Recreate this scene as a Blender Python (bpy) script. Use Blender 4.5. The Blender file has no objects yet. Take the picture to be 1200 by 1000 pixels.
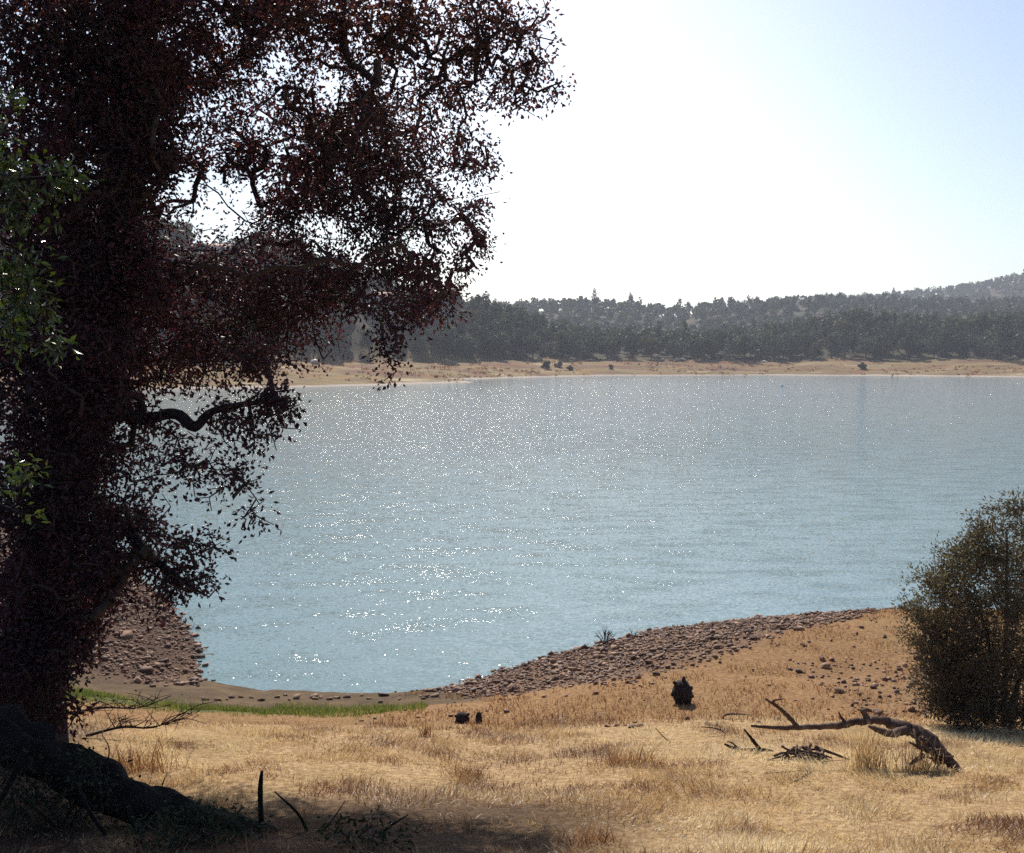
import bpy, math, numpy as np
from mathutils import Vector
rng = np.random.default_rng(11)
R = math.radians
scn = bpy.context.scene
col = scn.collection

# ------------------------------------------------------------------ view geometry
CAMZ = 6.65
FPX = 1152.0
PITCH = math.atan(82.0 / FPX)
cP, sP = math.cos(PITCH), math.sin(PITCH)

def P(px, py, d):
    """point at forward distance d (metres along +Y) seen in direction px,py"""
    a, b = (px - 600.0), (500.0 - py)
    dx, dy, dz = a, FPX * cP + b * sP, -FPX * sP + b * cP
    k = d / dy
    return np.array([dx * k, d, CAMZ + dz * k])

def pix(x, y, z):
    zz = np.asarray(z) - CAMZ
    f = np.asarray(y) * cP - zz * sP
    u = np.asarray(y) * sP + zz * cP
    return 600 + FPX * np.asarray(x) / f, 500 - FPX * u / f

# ------------------------------------------------------------------ noise
def vnoise(x, y, seed=0):
    xi, yi = np.floor(x), np.floor(y)
    fx, fy = x - xi, y - yi
    fx = fx * fx * (3 - 2 * fx); fy = fy * fy * (3 - 2 * fy)
    def hsh(a, b):
        v = np.sin(a * 127.1 + b * 311.7 + seed * 74.7) * 43758.5453
        return v - np.floor(v)
    return (hsh(xi, yi) * (1 - fx) + hsh(xi + 1, yi) * fx) * (1 - fy) + (hsh(xi, yi + 1) * (1 - fx) + hsh(xi + 1, yi + 1) * fx) * fy
def fbm(x, y, seed=0, oct=4):
    s = 0; a = .5
    for k in range(oct):
        s = s + a * vnoise(x * 2 ** k, y * 2 ** k, seed + k * 3); a *= .5
    return s / (1 - .5 ** oct)
def sm(x, a, b):
    t = np.clip((x - a) / (b - a), 0, 1); return t * t * (3 - 2 * t)

# ------------------------------------------------------------------ terrain
SHORE = np.array([(-12.6,31.6),(-10.4,28.0),(-8.8,25.4),(-7.9,23.6),(-7.35,22.4),(-6.9,21),(-6.4,19.8),(-5,19.2),(-2.5,19.0),(-1.34,19.3),(0,20.6),(1.94,22.4),(4.15,23.9),
 (7.9,25.2),(13,25.6),(22,24),(35,26),(60,40),(100,70),(170,130),(260,200),(300,270),(230,300),(166,319),(120,340),(88,348),(30,340),(0,306),(-12,290),
 (-25,277),(-21,265),(-9,255),(-15,246),(-24,238),(-33,225),(-54,207),(-80,200),(-110,190),(-120,160),(-95,110),(-60,75),(-30,50),(-18,40)], float)

def sdist(x, y):
    """signed distance to the shore, positive on land"""
    x = np.asarray(x, float); y = np.asarray(y, float)
    best = np.full(x.shape, 1e9); inside = np.zeros(x.shape, bool)
    n = len(SHORE)
    for i in range(n):
        ax, ay = SHORE[i]; bx, by = SHORE[(i + 1) % n]
        ex, ey = bx - ax, by - ay
        t = np.clip(((x - ax) * ex + (y - ay) * ey) / (ex * ex + ey * ey), 0, 1)
        d = (x - ax - t * ex) ** 2 + (y - ay - t * ey) ** 2
        best = np.minimum(best, d)
        c = ((ay > y) != (by > y)) & (x < ex * (y - ay) / (ey if ey != 0 else 1e-9) + ax)
        inside ^= c
    d = np.sqrt(best)
    d = np.where(inside, -d, d)
    r = np.hypot(x, y)
    amp = np.clip(r / 60, .25, 2.2)
    return d + amp * (fbm(x / (amp * 2.2), y / (amp * 2.2), 5, 3) - .5)

def height(x, y, s=None):
    x = np.asarray(x, float); y = np.asarray(y, float)
    if s is None: s = sdist(x, y)
    r = np.hypot(x, y)
    hy = np.interp(y, [-60, 0, 3, 7, 12, 14, 17, 22, 40], [9, 5.05, 4.3, 3.12, 1.92, 1.42, 1.02, .88, .9])
    hy = hy + 2.2 * sm(-x, 8.5, 17) * sm(y, 15, 24) + .35 * sm(x, 9, 16) * sm(y, 12, 18)
    g = np.interp(s, [-40, -8, 0, 1, 3, 7, 14, 40], [-3, -1.8, 0, .28, .74, 2.1, 4.2, 9])
    k = .35
    hh = np.clip(.5 + .5 * (g - hy) / k, 0, 1)
    near = g * (1 - hh) + hy * hh - k * hh * (1 - hh)
    near = np.where(s < 0, g, near)
    gf = np.interp(s, [-40, -8, 0, 4, 8, 20, 50, 100, 300], [-3, -1.8, 0, .8, 1.6, 3.3, 6.2, 8, 12])
    px = 600 + FPX * x / np.maximum(np.abs(y), 1)
    A = np.interp(px, [-400, 0, 230, 330, 430, 560, 620, 700, 850, 940, 1000, 1100, 1200, 1600], [32, 38, 38, 34, 27, 18.5, 13, 6, 5, 10, 14, 10, 12, 16])
    Ac = np.interp(px, [-400, 230, 400, 560, 640, 900, 1200], [310, 340, 360, 390, 430, 460, 465])
    B = np.interp(px, [0, 500, 640, 700, 780, 850, 950, 1100, 1200], [40, 40, 43, 43, 36, 41, 44, 40, 38])
    Cc = np.interp(px, [0, 640, 800, 880, 960, 1080, 1150, 1200, 1260, 1400], [60, 45, 46, 69, 74, 80, 89, 98, 103, 108])
    m = sm(s, 14, 80)
    A = A * np.exp(-((r - Ac) / 75) ** 2) * m
    B = B * np.exp(-((r - 800) / 190) ** 2) * m
    Cc = Cc * np.exp(-((r - 1350) / 330) ** 2) * m
    far = np.maximum(np.maximum(gf, A + 3 * m), np.maximum(B, Cc))
    far = far + m * 3 * (fbm(x / 45, y / 45, 9, 3) - .5)
    far = np.where(s < 0, gf, far)
    w = sm(r, 60, 140)
    h = near * (1 - w) + far * w
    lump = .10 * (fbm(x / 1.3, y / 1.3, 2, 3) - .5) + .22 * (fbm(x / 4, y / 4, 3, 2) - .5)
    h = h + lump * np.clip(s / 2.5, 0, 1) * (1 - w)
    fl = 2.4 * (fbm(x / 16, y / 9, 21, 3) - .5) * sm(s, 2, 12) * w
    return h + fl

def hz(x, y): return float(height(np.array([x]), np.array([y]))[0])
def ground(px, py, lo=4.0, hi=60.0):
    """where the ray through px,py meets the ground"""
    ds = np.linspace(lo, hi, 1400)
    a, b = (px - 600.0), (500.0 - py)
    dx, dy, dz = a, FPX * cP + b * sP, -FPX * sP + b * cP
    x = dx / dy * ds; z = CAMZ + dz / dy * ds
    h = height(x, ds)
    i = np.argmax(z <= h)
    return np.array([x[i], ds[i], h[i]])

# ------------------------------------------------------------------ mesh helpers
def tag(o, label=None, cat=None, group=None, kind=None):
    if label: o['label'] = label
    if cat: o['category'] = cat
    if group: o['group'] = group
    if kind: o['kind'] = kind
    return o

def mesh(name, V, faces, mat, parent=None, attrs=None, smooth=False, link=True):
    """faces: list of integer arrays (n, k), each of one polygon size"""
    V = np.asarray(V, np.float32)
    me = bpy.data.meshes.new(name)
    me.vertices.add(len(V)); me.vertices.foreach_set('co', V.ravel())
    fs = [np.asarray(f, np.int32) for f in faces if len(f)]
    loops = np.concatenate([f.ravel() for f in fs])
    tot = np.concatenate([np.full(len(f), f.shape[1], np.int32) for f in fs])
    start = np.concatenate([[0], np.cumsum(tot)[:-1]]).astype(np.int32)
    me.loops.add(len(loops)); me.loops.foreach_set('vertex_index', loops)
    me.polygons.add(len(tot)); me.polygons.foreach_set('loop_start', start); me.polygons.foreach_set('loop_total', tot)
    if smooth: me.polygons.foreach_set('use_smooth', np.ones(len(tot), bool))
    me.update(calc_edges=True)
    for k, a in (attrs or {}).items():
        a = np.asarray(a, np.float32)
        if a.ndim == 1:
            at = me.attributes.new(k, 'FLOAT', 'POINT'); at.data.foreach_set('value', a)
        else:
            at = me.attributes.new(k, 'FLOAT_COLOR', 'POINT'); at.data.foreach_set('color', a.ravel())
    me.materials.append(mat)
    o = bpy.data.objects.new(name, me)
    if link: col.objects.link(o)
    if parent is not None: o.parent = parent
    return o

def empty(name, loc=(0, 0, 0), rz=0.0):
    o = bpy.data.objects.new(name, None); col.objects.link(o)
    o.location = loc; o.rotation_euler = (0, 0, rz); o.empty_display_size = .2
    return o
def copy_tree(o, parent=None):
    c = o.copy(); col.objects.link(c); c.parent = parent
    for ch in [k for k in ALLCH.get(o.name, [])]: copy_tree(ch, c)
    return c
ALLCH = {}

class Geo:
    """collects rings, quads and tris"""
    def __init__(s): s.v = []; s.q = []; s.t = []; s.n = 0; s.a = []
    def add(s, V, q=None, t=None, a=0.0):
        V = np.asarray(V, float)
        if q is not None and len(q): s.q.append(np.asarray(q) + s.n)
        if t is not None and len(t): s.t.append(np.asarray(t) + s.n)
        s.v.append(V); s.a.append(np.full(len(V), a)); s.n += len(V)
    def tube(s, pts, rad, sides=6, cap=True, rough=0.0, a=0.0, ridge=0.0):
        pts = np.asarray(pts, float); rad = np.asarray(rad, float)
        n = len(pts)
        T = np.gradient(pts, axis=0); T /= (np.linalg.norm(T, axis=1)[:, None] + 1e-9)
        up = np.array([0, 0, 1.0]) if abs(T[0][2]) < .9 else np.array([1.0, 0, 0])
        N = np.zeros_like(pts); N[0] = np.cross(T[0], up); N[0] /= np.linalg.norm(N[0]) + 1e-9
        for i in range(1, n):
            v = N[i - 1] - T[i] * np.dot(N[i - 1], T[i]); N[i] = v / (np.linalg.norm(v) + 1e-9)
        B = np.cross(T, N)
        ang = np.arange(sides) * 2 * np.pi / sides
        rr = rad[:, None] * (1 + rough * (rng.random((n, sides)) - .5))
        if ridge:
            ii = np.arange(n)[:, None] * .05; jj = np.arange(sides)[None, :] * 1.0
            rr = rr * (1 + ridge * (vnoise(jj * .9 + 3 * np.sin(ii), ii * 3, 4) - .5) * 2 + ridge * (vnoise(jj * .35, ii * 5, 8) - .5) * 2)
        V = pts[:, None, :] + rr[:, :, None] * (N[:, None, :] * np.cos(ang)[None, :, None] + B[:, None, :] * np.sin(ang)[None, :, None])
        i = np.arange(n - 1)[:, None] * sides; j = np.arange(sides)[None, :]; j2 = (j + 1) % sides
        q = np.stack([i + j, i + j2, i + sides + j2, i + sides + j], -1).reshape(-1, 4)
        V = V.reshape(-1, 3); t = []
        if cap:
            V = np.vstack([V, pts[0], pts[-1]])
            a0, b0 = len(V) - 2, len(V) - 1
            for k in range(sides):
                t.append((a0, (k + 1) % sides, k)); t.append((b0, (n - 1) * sides + k, (n - 1) * sides + (k + 1) % sides))
        s.add(V, q, t, a)
    def box(s, c, d, rz=0.0):
        c = np.asarray(c, float); d = np.asarray(d, float) / 2
        V = np.array([(i, j, k) for k in (-1, 1) for j in (-1, 1) for i in (-1, 1)], float) * d
        cc, ss = math.cos(rz), math.sin(rz)
        V = np.stack([V[:, 0] * cc - V[:, 1] * ss, V[:, 0] * ss + V[:, 1] * cc, V[:, 2]], 1) + c
        s.add(V, [(0, 2, 3, 1), (4, 5, 7, 6), (0, 1, 5, 4), (2, 6, 7, 3), (0, 4, 6, 2), (1, 3, 7, 5)])
    def build(s, name, mat, parent=None, smooth=False, link=True):
        fs = []
        if s.q: fs.append(np.concatenate(s.q))
        if s.t: fs.append(np.concatenate(s.t))
        return mesh(name, np.concatenate(s.v), fs, mat, parent, {'rnd': np.concatenate(s.a)}, smooth, link)

def spline(pts, per=5):
    """Catmull-Rom through pts"""
    pts = np.asarray(pts, float)
    p = np.vstack([2 * pts[0] - pts[1], pts, 2 * pts[-1] - pts[-2]])
    out = []
    for i in range(1, len(p) - 2):
        for t in np.linspace(0, 1, per, endpoint=False):
            out.append(.5 * ((2 * p[i]) + (-p[i - 1] + p[i + 1]) * t + (2 * p[i - 1] - 5 * p[i] + 4 * p[i + 1] - p[i + 2]) * t * t + (-p[i - 1] + 3 * p[i] - 3 * p[i + 1] + p[i + 2]) * t ** 3))
    out.append(p[-2]); return np.array(out)

# ------------------------------------------------------------------ materials
def mat(name):
    m = bpy.data.materials.new(name); m.use_nodes = True
    nt = m.node_tree; nt.nodes.clear()
    return m, nt, nt.nodes.new('ShaderNodeOutputMaterial')
def N(nt, t, **kw):
    n = nt.nodes.new('ShaderNode' + t)
    for k, v in kw.items(): setattr(n, k, v)
    return n
def ramp(nt, src, stops):
    r = N(nt, 'ValToRGB'); nt.links.new(src, r.inputs[0])
    e = r.color_ramp.elements
    while len(e) < len(stops): e.new(.5)
    for i, (p, c) in enumerate(stops):
        e[i].position = p; e[i].color = (*c, 1)
    return r.outputs[0]
def noise(nt, vec, scale, detail=4, rough=.6, out='Fac'):
    n = N(nt, 'TexNoise'); n.inputs['Scale'].default_value = scale; n.inputs['Detail'].default_value = detail; n.inputs['Roughness'].default_value = rough
    if vec is not None: nt.links.new(vec, n.inputs['Vector'])
    return n.outputs[out]
def mixc(nt, fac, a, b, blend='MIX'):
    m = N(nt, 'Mix', data_type='RGBA', blend_type=blend)
    for s, v in ((m.inputs[0], fac), (m.inputs[6], a), (m.inputs[7], b)):
        if hasattr(v, 'links'): nt.links.new(v, s)
        elif isinstance(v, tuple): s.default_value = (*v, 1)
        else: s.default_value = v
    return m.outputs[2]
def mth(nt, op, a, b=0.0):
    m = N(nt, 'Math', operation=op)
    for s, v in ((m.inputs[0], a), (m.inputs[1], b)):
        if hasattr(v, 'links'): nt.links.new(v, s)
        else: s.default_value = v
    return m.outputs[0]
def attr(nt, name, out='Fac'):
    a = N(nt, 'Attribute'); a.attribute_name = name; return a.outputs[out]

def leaf_mat(name, stops, trans=.35, rough=.45, spec=.4, objvar=0.0, tint=(1.25, 1.25, .8)):
    m, nt, out = mat(name)
    r = attr(nt, 'rnd')
    if objvar:
        oi = N(nt, 'ObjectInfo')
        r = mth(nt, 'ADD', mth(nt, 'MULTIPLY', r, 1 - objvar), mth(nt, 'MULTIPLY', oi.outputs['Random'], objvar))
    c = ramp(nt, r, stops)
    p = N(nt, 'BsdfPrincipled'); nt.links.new(c, p.inputs['Base Color'])
    p.inputs['Roughness'].default_value = rough; p.inputs['Specular IOR Level'].default_value = spec
    t = N(nt, 'BsdfTranslucent'); nt.links.new(mixc(nt, 1.0, c, tint, 'MULTIPLY'), t.inputs['Color'])
    mx = N(nt, 'MixShader'); mx.inputs[0].default_value = trans
    nt.links.new(p.outputs[0], mx.inputs[1]); nt.links.new(t.outputs[0], mx.inputs[2]); nt.links.new(mx.outputs[0], out.inputs[0])
    return m

def bark_mat(name, stops, scale=6, bump=.02):
    m, nt, out = mat(name)
    tc = N(nt, 'TexCoord'); mp = N(nt, 'Mapping'); mp.inputs['Scale'].default_value = (1, 1, .35)
    nt.links.new(tc.outputs['Object'], mp.inputs[0])
    n = noise(nt, mp.outputs[0], scale, 8, .7)
    p = N(nt, 'BsdfPrincipled'); nt.links.new(ramp(nt, n, stops), p.inputs['Base Color']); p.inputs['Roughness'].default_value = .9
    p.inputs['Specular IOR Level'].default_value = .2
    b = N(nt, 'Bump'); b.inputs['Distance'].default_value = bump; b.inputs['Strength'].default_value = .9
    nt.links.new(noise(nt, mp.outputs[0], scale * 2.5, 8, .7), b.inputs['Height']); nt.links.new(b.outputs[0], p.inputs['Normal'])
    nt.links.new(p.outputs[0], out.inputs[0]); return m

def plain(name, c, rough=.7, var=.25, scale=8):
    m, nt, out = mat(name)
    tc = N(nt, 'TexCoord')
    n = noise(nt, tc.outputs['Object'], scale, 5)
    p = N(nt, 'BsdfPrincipled'); p.inputs['Roughness'].default_value = rough
    lo = tuple(v * (1 - var) for v in c); hi = tuple(min(1, v * (1 + var)) for v in c)
    nt.links.new(ramp(nt, n, [(.3, lo), (.7, hi)]), p.inputs['Base Color'])
    nt.links.new(p.outputs[0], out.inputs[0]); return m

M = {}
M['oak_leaf'] = leaf_mat('oak_leaf', [(0, (.022, .014, .017)), (.45, (.056, .024, .034)), (.8, (.105, .030, .046)), (.93, (.15, .042, .038)), (1, (.08, .095, .032))], .42, .45, .35, tint=(1.2, .95, .8))
M['top_leaf'] = M['oak_leaf']
M['green_leaf'] = leaf_mat('green_leaf', [(0, (.018, .03, .008)), (.4, (.05, .08, .014)), (.7, (.11, .16, .025)), (.95, (.22, .27, .04)), (1, (.45, .10, .02))], .33, .25, .6)
M['shrub_leaf'] = leaf_mat('shrub_leaf', [(0, (.065, .048, .032)), (.5, (.125, .100, .060)), (1, (.25, .23, .13))], .30, .5, .3)
M['bark'] = bark_mat('dark_bark', [(.35, (.010, .007, .008)), (.7, (.04, .028, .026))])
M['logbark'] = bark_mat('old_log_bark', [(.35, (.008, .006, .006)), (.6, (.022, .016, .015)), (.75, (.05, .038, .034))], 10, .05)
M['twig'] = bark_mat('twig_bark', [(.3, (.03, .02, .018)), (.7, (.08, .055, .045))], 12, .004)
M['dead'] = bark_mat('dead_wood', [(.3, (.035, .022, .018)), (.55, (.11, .07, .055)), (.75, (.24, .18, .15))], 9, .015)
M['charred'] = bark_mat('charred_wood', [(.3, (.010, .007, .007)), (.7, (.045, .028, .028))], 9, .02)
M['straw'] = leaf_mat('straw_blade', [(0, (.20, .10, .055)), (.3, (.43, .28, .145)), (.65, (.66, .51, .29)), (1, (.84, .72, .48))], .35, .5, .4, tint=(1.1, 1.05, .9))
M['russet'] = leaf_mat('russet_blade', [(0, (.14, .06, .035)), (.6, (.28, .13, .07)), (1, (.46, .26, .13))], .3, .6, .2)
M['lawn'] = leaf_mat('green_blade', [(0, (.05, .075, .02)), (.5, (.11, .155, .035)), (1, (.32, .27, .11))], .4, .5, .3)
M['tree_dark'] = leaf_mat('far_dark_foliage', [(0, (.020, .028, .014)), (.5, (.040, .050, .026)), (1, (.070, .078, .040))], .2, .7, .15, .45)
M['tree_grey'] = leaf_mat('far_grey_foliage', [(0, (.028, .038, .024)), (.5, (.055, .068, .042)), (1, (.10, .11, .065))], .2, .7, .15, .45)
M['tree_olive'] = leaf_mat('far_olive_foliage', [(0, (.045, .042, .018)), (.5, (.085, .08, .03)), (1, (.13, .12, .05))], .25, .7, .15, .45)

# ground
def ground_mat():
    m, nt, out = mat('lake_shore_ground')
    g = N(nt, 'NewGeometry'); pos = g.outputs['Position']
    z1 = attr(nt, 'zone', 'Color'); sp = N(nt, 'SeparateColor'); nt.links.new(z1, sp.inputs[0])
    rock, green, soil = sp.outputs[0], sp.outputs[1], sp.outputs[2]
    z2 = attr(nt, 'zone2', 'Color'); sp2 = N(nt, 'SeparateColor'); nt.links.new(z2, sp2.inputs[0])
    farbank, wood, litter_shade = sp2.outputs[0], sp2.outputs[1], sp2.outputs[2]
    nf = noise(nt, pos, 14, 8, .7); nm = noise(nt, pos, 1.6, 6, .65); nl = noise(nt, pos, .5, 4, .6)
    straw = ramp(nt, nf, [(.3, (.17, .095, .05)), (.5, (.38, .25, .13)), (.72, (.62, .46, .26))])
    turf = ramp(nt, nf, [(.3, (.12, .06, .03)), (.5, (.27, .15, .07)), (.72, (.44, .29, .14))])
    tm = mth(nt, 'ADD', attr(nt, 'turf'), mth(nt, 'MULTIPLY', mth(nt, 'SUBTRACT', nm, .5), 1.1))
    c = mixc(nt, ramp(nt, tm, [(.3, (0, 0, 0)), (.7, (1, 1, 1))]), straw, turf)
    c = mixc(nt, ramp(nt, nl, [(.5, (0, 0, 0)), (.72, (.55, .55, .55))]), c, mixc(nt, .5, turf, (.18, .15, .05)))
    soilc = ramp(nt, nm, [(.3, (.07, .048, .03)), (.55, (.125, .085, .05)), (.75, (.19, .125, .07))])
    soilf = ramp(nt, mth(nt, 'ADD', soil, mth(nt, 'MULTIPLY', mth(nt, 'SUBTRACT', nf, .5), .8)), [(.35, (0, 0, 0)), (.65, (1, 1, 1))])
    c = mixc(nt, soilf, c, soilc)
    gc = ramp(nt, nf, [(.3, (.05, .06, .02)), (.7, (.13, .15, .045))])
    gf = ramp(nt, mth(nt, 'ADD', green, mth(nt, 'MULTIPLY', mth(nt, 'SUBTRACT', nm, .5), 1.2)), [(.4, (0, 0, 0)), (.7, (1, 1, 1))])
    c = mixc(nt, gf, c, gc)
    rc = ramp(nt, nf, [(.3, (.08, .045, .03)), (.55, (.20, .125, .08)), (.75, (.36, .25, .16))])
    rf = ramp(nt, mth(nt, 'ADD', rock, mth(nt, 'MULTIPLY', mth(nt, 'SUBTRACT', nf, .5), .9)), [(.35, (0, 0, 0)), (.65, (1, 1, 1))])
    c = mixc(nt, rf, c, rc)
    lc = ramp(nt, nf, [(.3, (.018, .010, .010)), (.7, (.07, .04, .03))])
    c = mixc(nt, litter_shade, c, lc)  # dark colour carries leaf litter and the painted shade of the oak
    # far bank: terraces left by the falling water, olive, orange and pale
    sh = attr(nt, 'shore')
    nb = noise(nt, pos, .035, 5, .65)
    wv = N(nt, 'Math', operation='SINE'); nt.links.new(mth(nt, 'ADD', mth(nt, 'MULTIPLY', sh, .75), mth(nt, 'MULTIPLY', nb, 26)), wv.inputs[0])
    mpb = N(nt, 'Mapping'); mpb.inputs['Scale'].default_value = (.02, .13, .4); nt.links.new(pos, mpb.inputs[0])
    nb2 = noise(nt, mpb.outputs[0], 1.0, 7, .7)
    fb = ramp(nt, nb2, [(.36, (.07, .045, .03)), (.44, (.27, .12, .06)), (.48, (.14, .13, .05)), (.52, (.33, .18, .08)), (.56, (.19, .17, .065)), (.60, (.30, .21, .11)), (.66, (.50, .40, .25))])
    fb = mixc(nt, mth(nt, 'MULTIPLY', mth(nt, 'ADD', wv.outputs[0], 1), .22), fb, (.16, .10, .075))
    fb = mixc(nt, ramp(nt, mth(nt, 'ADD', mth(nt, 'MULTIPLY', sh, .5), mth(nt, 'ADD', mth(nt, 'MULTIPLY', nb2, -1.2), mth(nt, 'MULTIPLY', mth(nt, 'SUBTRACT', nb, .5), 2.4))), [(0, (.8, .8, .8)), (.55, (0, 0, 0))]), fb, (.52, .44, .38))
    c = mixc(nt, farbank, c, fb)
    c = mixc(nt, wood, c, ramp(nt, noise(nt, pos, .05, 5), [(.35, (.030, .030, .018)), (.7, (.10, .075, .04))]))
    p = N(nt, 'BsdfPrincipled'); nt.links.new(c, p.inputs['Base Color']); p.inputs['Roughness'].default_value = .95; p.inputs['Specular IOR Level'].default_value = .1
    b = N(nt, 'Bump'); b.inputs['Distance'].default_value = .05; b.inputs['Strength'].default_value = .8
    nt.links.new(nf, b.inputs['Height']); nt.links.new(b.outputs[0], p.inputs['Normal'])
    nt.links.new(p.outputs[0], out.inputs[0]); return m
M['ground'] = ground_mat()

def rock_mat(name, stops):
    m, nt, out = mat(name)
    tc = N(nt, 'TexCoord')
    r = attr(nt, 'rnd'); n = noise(nt, tc.outputs['Object'], 18, 5)
    oi = N(nt, 'ObjectInfo')
    v = mth(nt, 'ADD', mth(nt, 'ADD', mth(nt, 'MULTIPLY', r, .6), mth(nt, 'MULTIPLY', oi.outputs['Random'], .3)), mth(nt, 'MULTIPLY', mth(nt, 'SUBTRACT', n, .35), .6))
    p = N(nt, 'BsdfPrincipled'); nt.links.new(ramp(nt, v, stops), p.inputs['Base Color']); p.inputs['Roughness'].default_value = .75
    b = N(nt, 'Bump'); b.inputs['Distance'].default_value = .02; nt.links.new(n, b.inputs['Height']); nt.links.new(b.outputs[0], p.inputs['Normal'])
    nt.links.new(p.outputs[0], out.inputs[0]); return m
M['rock'] = rock_mat('reddish_rubble', [(0, (.05, .022, .014)), (.35, (.15, .068, .040)), (.65, (.28, .15, .085)), (.85, (.40, .25, .16)), (1, (.62, .50, .40))])
M['palerock'] = rock_mat('pale_boulder', [(0, (.30, .24, .20)), (1, (.62, .55, .48))])

def water_mat():
    m, nt, out = mat('lake_water')
    g = N(nt, 'NewGeometry')
    mp = N(nt, 'Mapping'); nt.links.new(g.outputs['Position'], mp.inputs[0]); mp.inputs['Rotation'].default_value = (0, 0, R(-16)); mp.inputs['Scale'].default_value = (.45, 1.25, 1)
    def slope(scale, amp, det, vec):
        n = N(nt, 'TexNoise'); n.inputs['Scale'].default_value = scale; n.inputs['Detail'].default_value = det; n.inputs['Roughness'].default_value = .6
        nt.links.new(vec, n.inputs['Vector'])
        s = N(nt, 'VectorMath', operation='SUBTRACT'); nt.links.new(n.outputs['Color'], s.inputs[0]); s.inputs[1].default_value = (.5, .5, .5)
        k = N(nt, 'VectorMath', operation='SCALE'); nt.links.new(s.outputs[0], k.inputs[0]); k.inputs['Scale'].default_value = amp
        return k.outputs[0]
    def add(a, b):
        s = N(nt, 'VectorMath', operation='ADD'); nt.links.new(a, s.inputs[0]); nt.links.new(b, s.inputs[1]); return s.outputs[0]
    v = add(add(slope(.8, .08, 2, mp.outputs[0]), slope(5.5, .70, 2, mp.outputs[0])), slope(22, 1.45, 1, mp.outputs[0]))
    gust = ramp(nt, noise(nt, mp.outputs[0], .9, 2, .5), [(.35, (.7, .7, .7)), (.5, (.9, .85, .85)), (.68, (1.7, 1.7, 1.7))])
    gs = N(nt, 'VectorMath', operation='MULTIPLY'); nt.links.new(v, gs.inputs[0]); nt.links.new(gust, gs.inputs[1]); v = gs.outputs[0]
    fl = N(nt, 'VectorMath', operation='MULTIPLY'); nt.links.new(v, fl.inputs[0]); fl.inputs[1].default_value = (1.15, 1.15, 0)
    # calm near the shore
    at = attr(nt, 'calm'); k = N(nt, 'VectorMath', operation='SCALE'); nt.links.new(fl.outputs[0], k.inputs[0]); nt.links.new(at, k.inputs['Scale'])
    up = N(nt, 'VectorMath', operation='ADD'); nt.links.new(k.outputs[0], up.inputs[0]); up.inputs[1].default_value = (0, 0, 1)
    nn = N(nt, 'VectorMath', operation='NORMALIZE'); nt.links.new(up.outputs[0], nn.inputs[0])
    p = N(nt, 'BsdfPrincipled')
    big = noise(nt, g.outputs['Position'], .03, 3)
    nt.links.new(ramp(nt, big, [(.35, (.12, .20, .215)), (.65, (.145, .228, .24))]), p.inputs['Base Color'])
    p.inputs['Roughness'].default_value = .07; p.inputs['IOR'].default_value = 1.33
    nt.links.new(nn.outputs[0], p.inputs['Normal'])
    nt.links.new(p.outputs[0], out.inputs[0]); return m
M['water'] = water_mat()

# ------------------------------------------------------------------ ground sheet (polar grid round the viewpoint, reaches past the hills)
def build_ground():
    front = np.linspace(-34, 34, 400)
    back = np.linspace(34, 326, 90)[1:-1]
    az = np.radians(np.concatenate([front, back]))
    rr = [0.6]
    while rr[-1] < 2500:
        r = rr[-1]
        rr.append(r + max(.05, r * (.006 if 6 < r < 34 else .012)))
    rr = np.array(rr)
    Rg, A = np.meshgrid(rr, az, indexing='ij')
    X, Y = Rg * np.sin(A), Rg * np.cos(A)
    x, y = X.ravel(), Y.ravel()
    s = sdist(x, y); z = height(x, y, s)
    nr, na = X.shape
    V = np.stack([x, y, z], 1)
    i = np.arange(nr - 1)[:, None] * na; j = np.arange(na)[None, :]; j2 = (j + 1) % na
    q = np.stack([i + j, i + na + j, i + na + j2, i + j2], -1).reshape(-1, 4)
    V = np.vstack([V, [0, 0, hz(0, 0)]])
    jj = np.arange(na); t = np.stack([np.full(na, len(V) - 1), jj, (jj + 1) % na], 1)
    Z = zones(x, y, s)
    def ex(a): return np.vstack([a, a[-1:]]) if a.ndim > 1 else np.append(a, 0)
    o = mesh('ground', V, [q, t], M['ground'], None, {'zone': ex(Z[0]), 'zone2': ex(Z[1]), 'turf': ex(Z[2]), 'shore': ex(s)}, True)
    tag(o, kind='structure')

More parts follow.
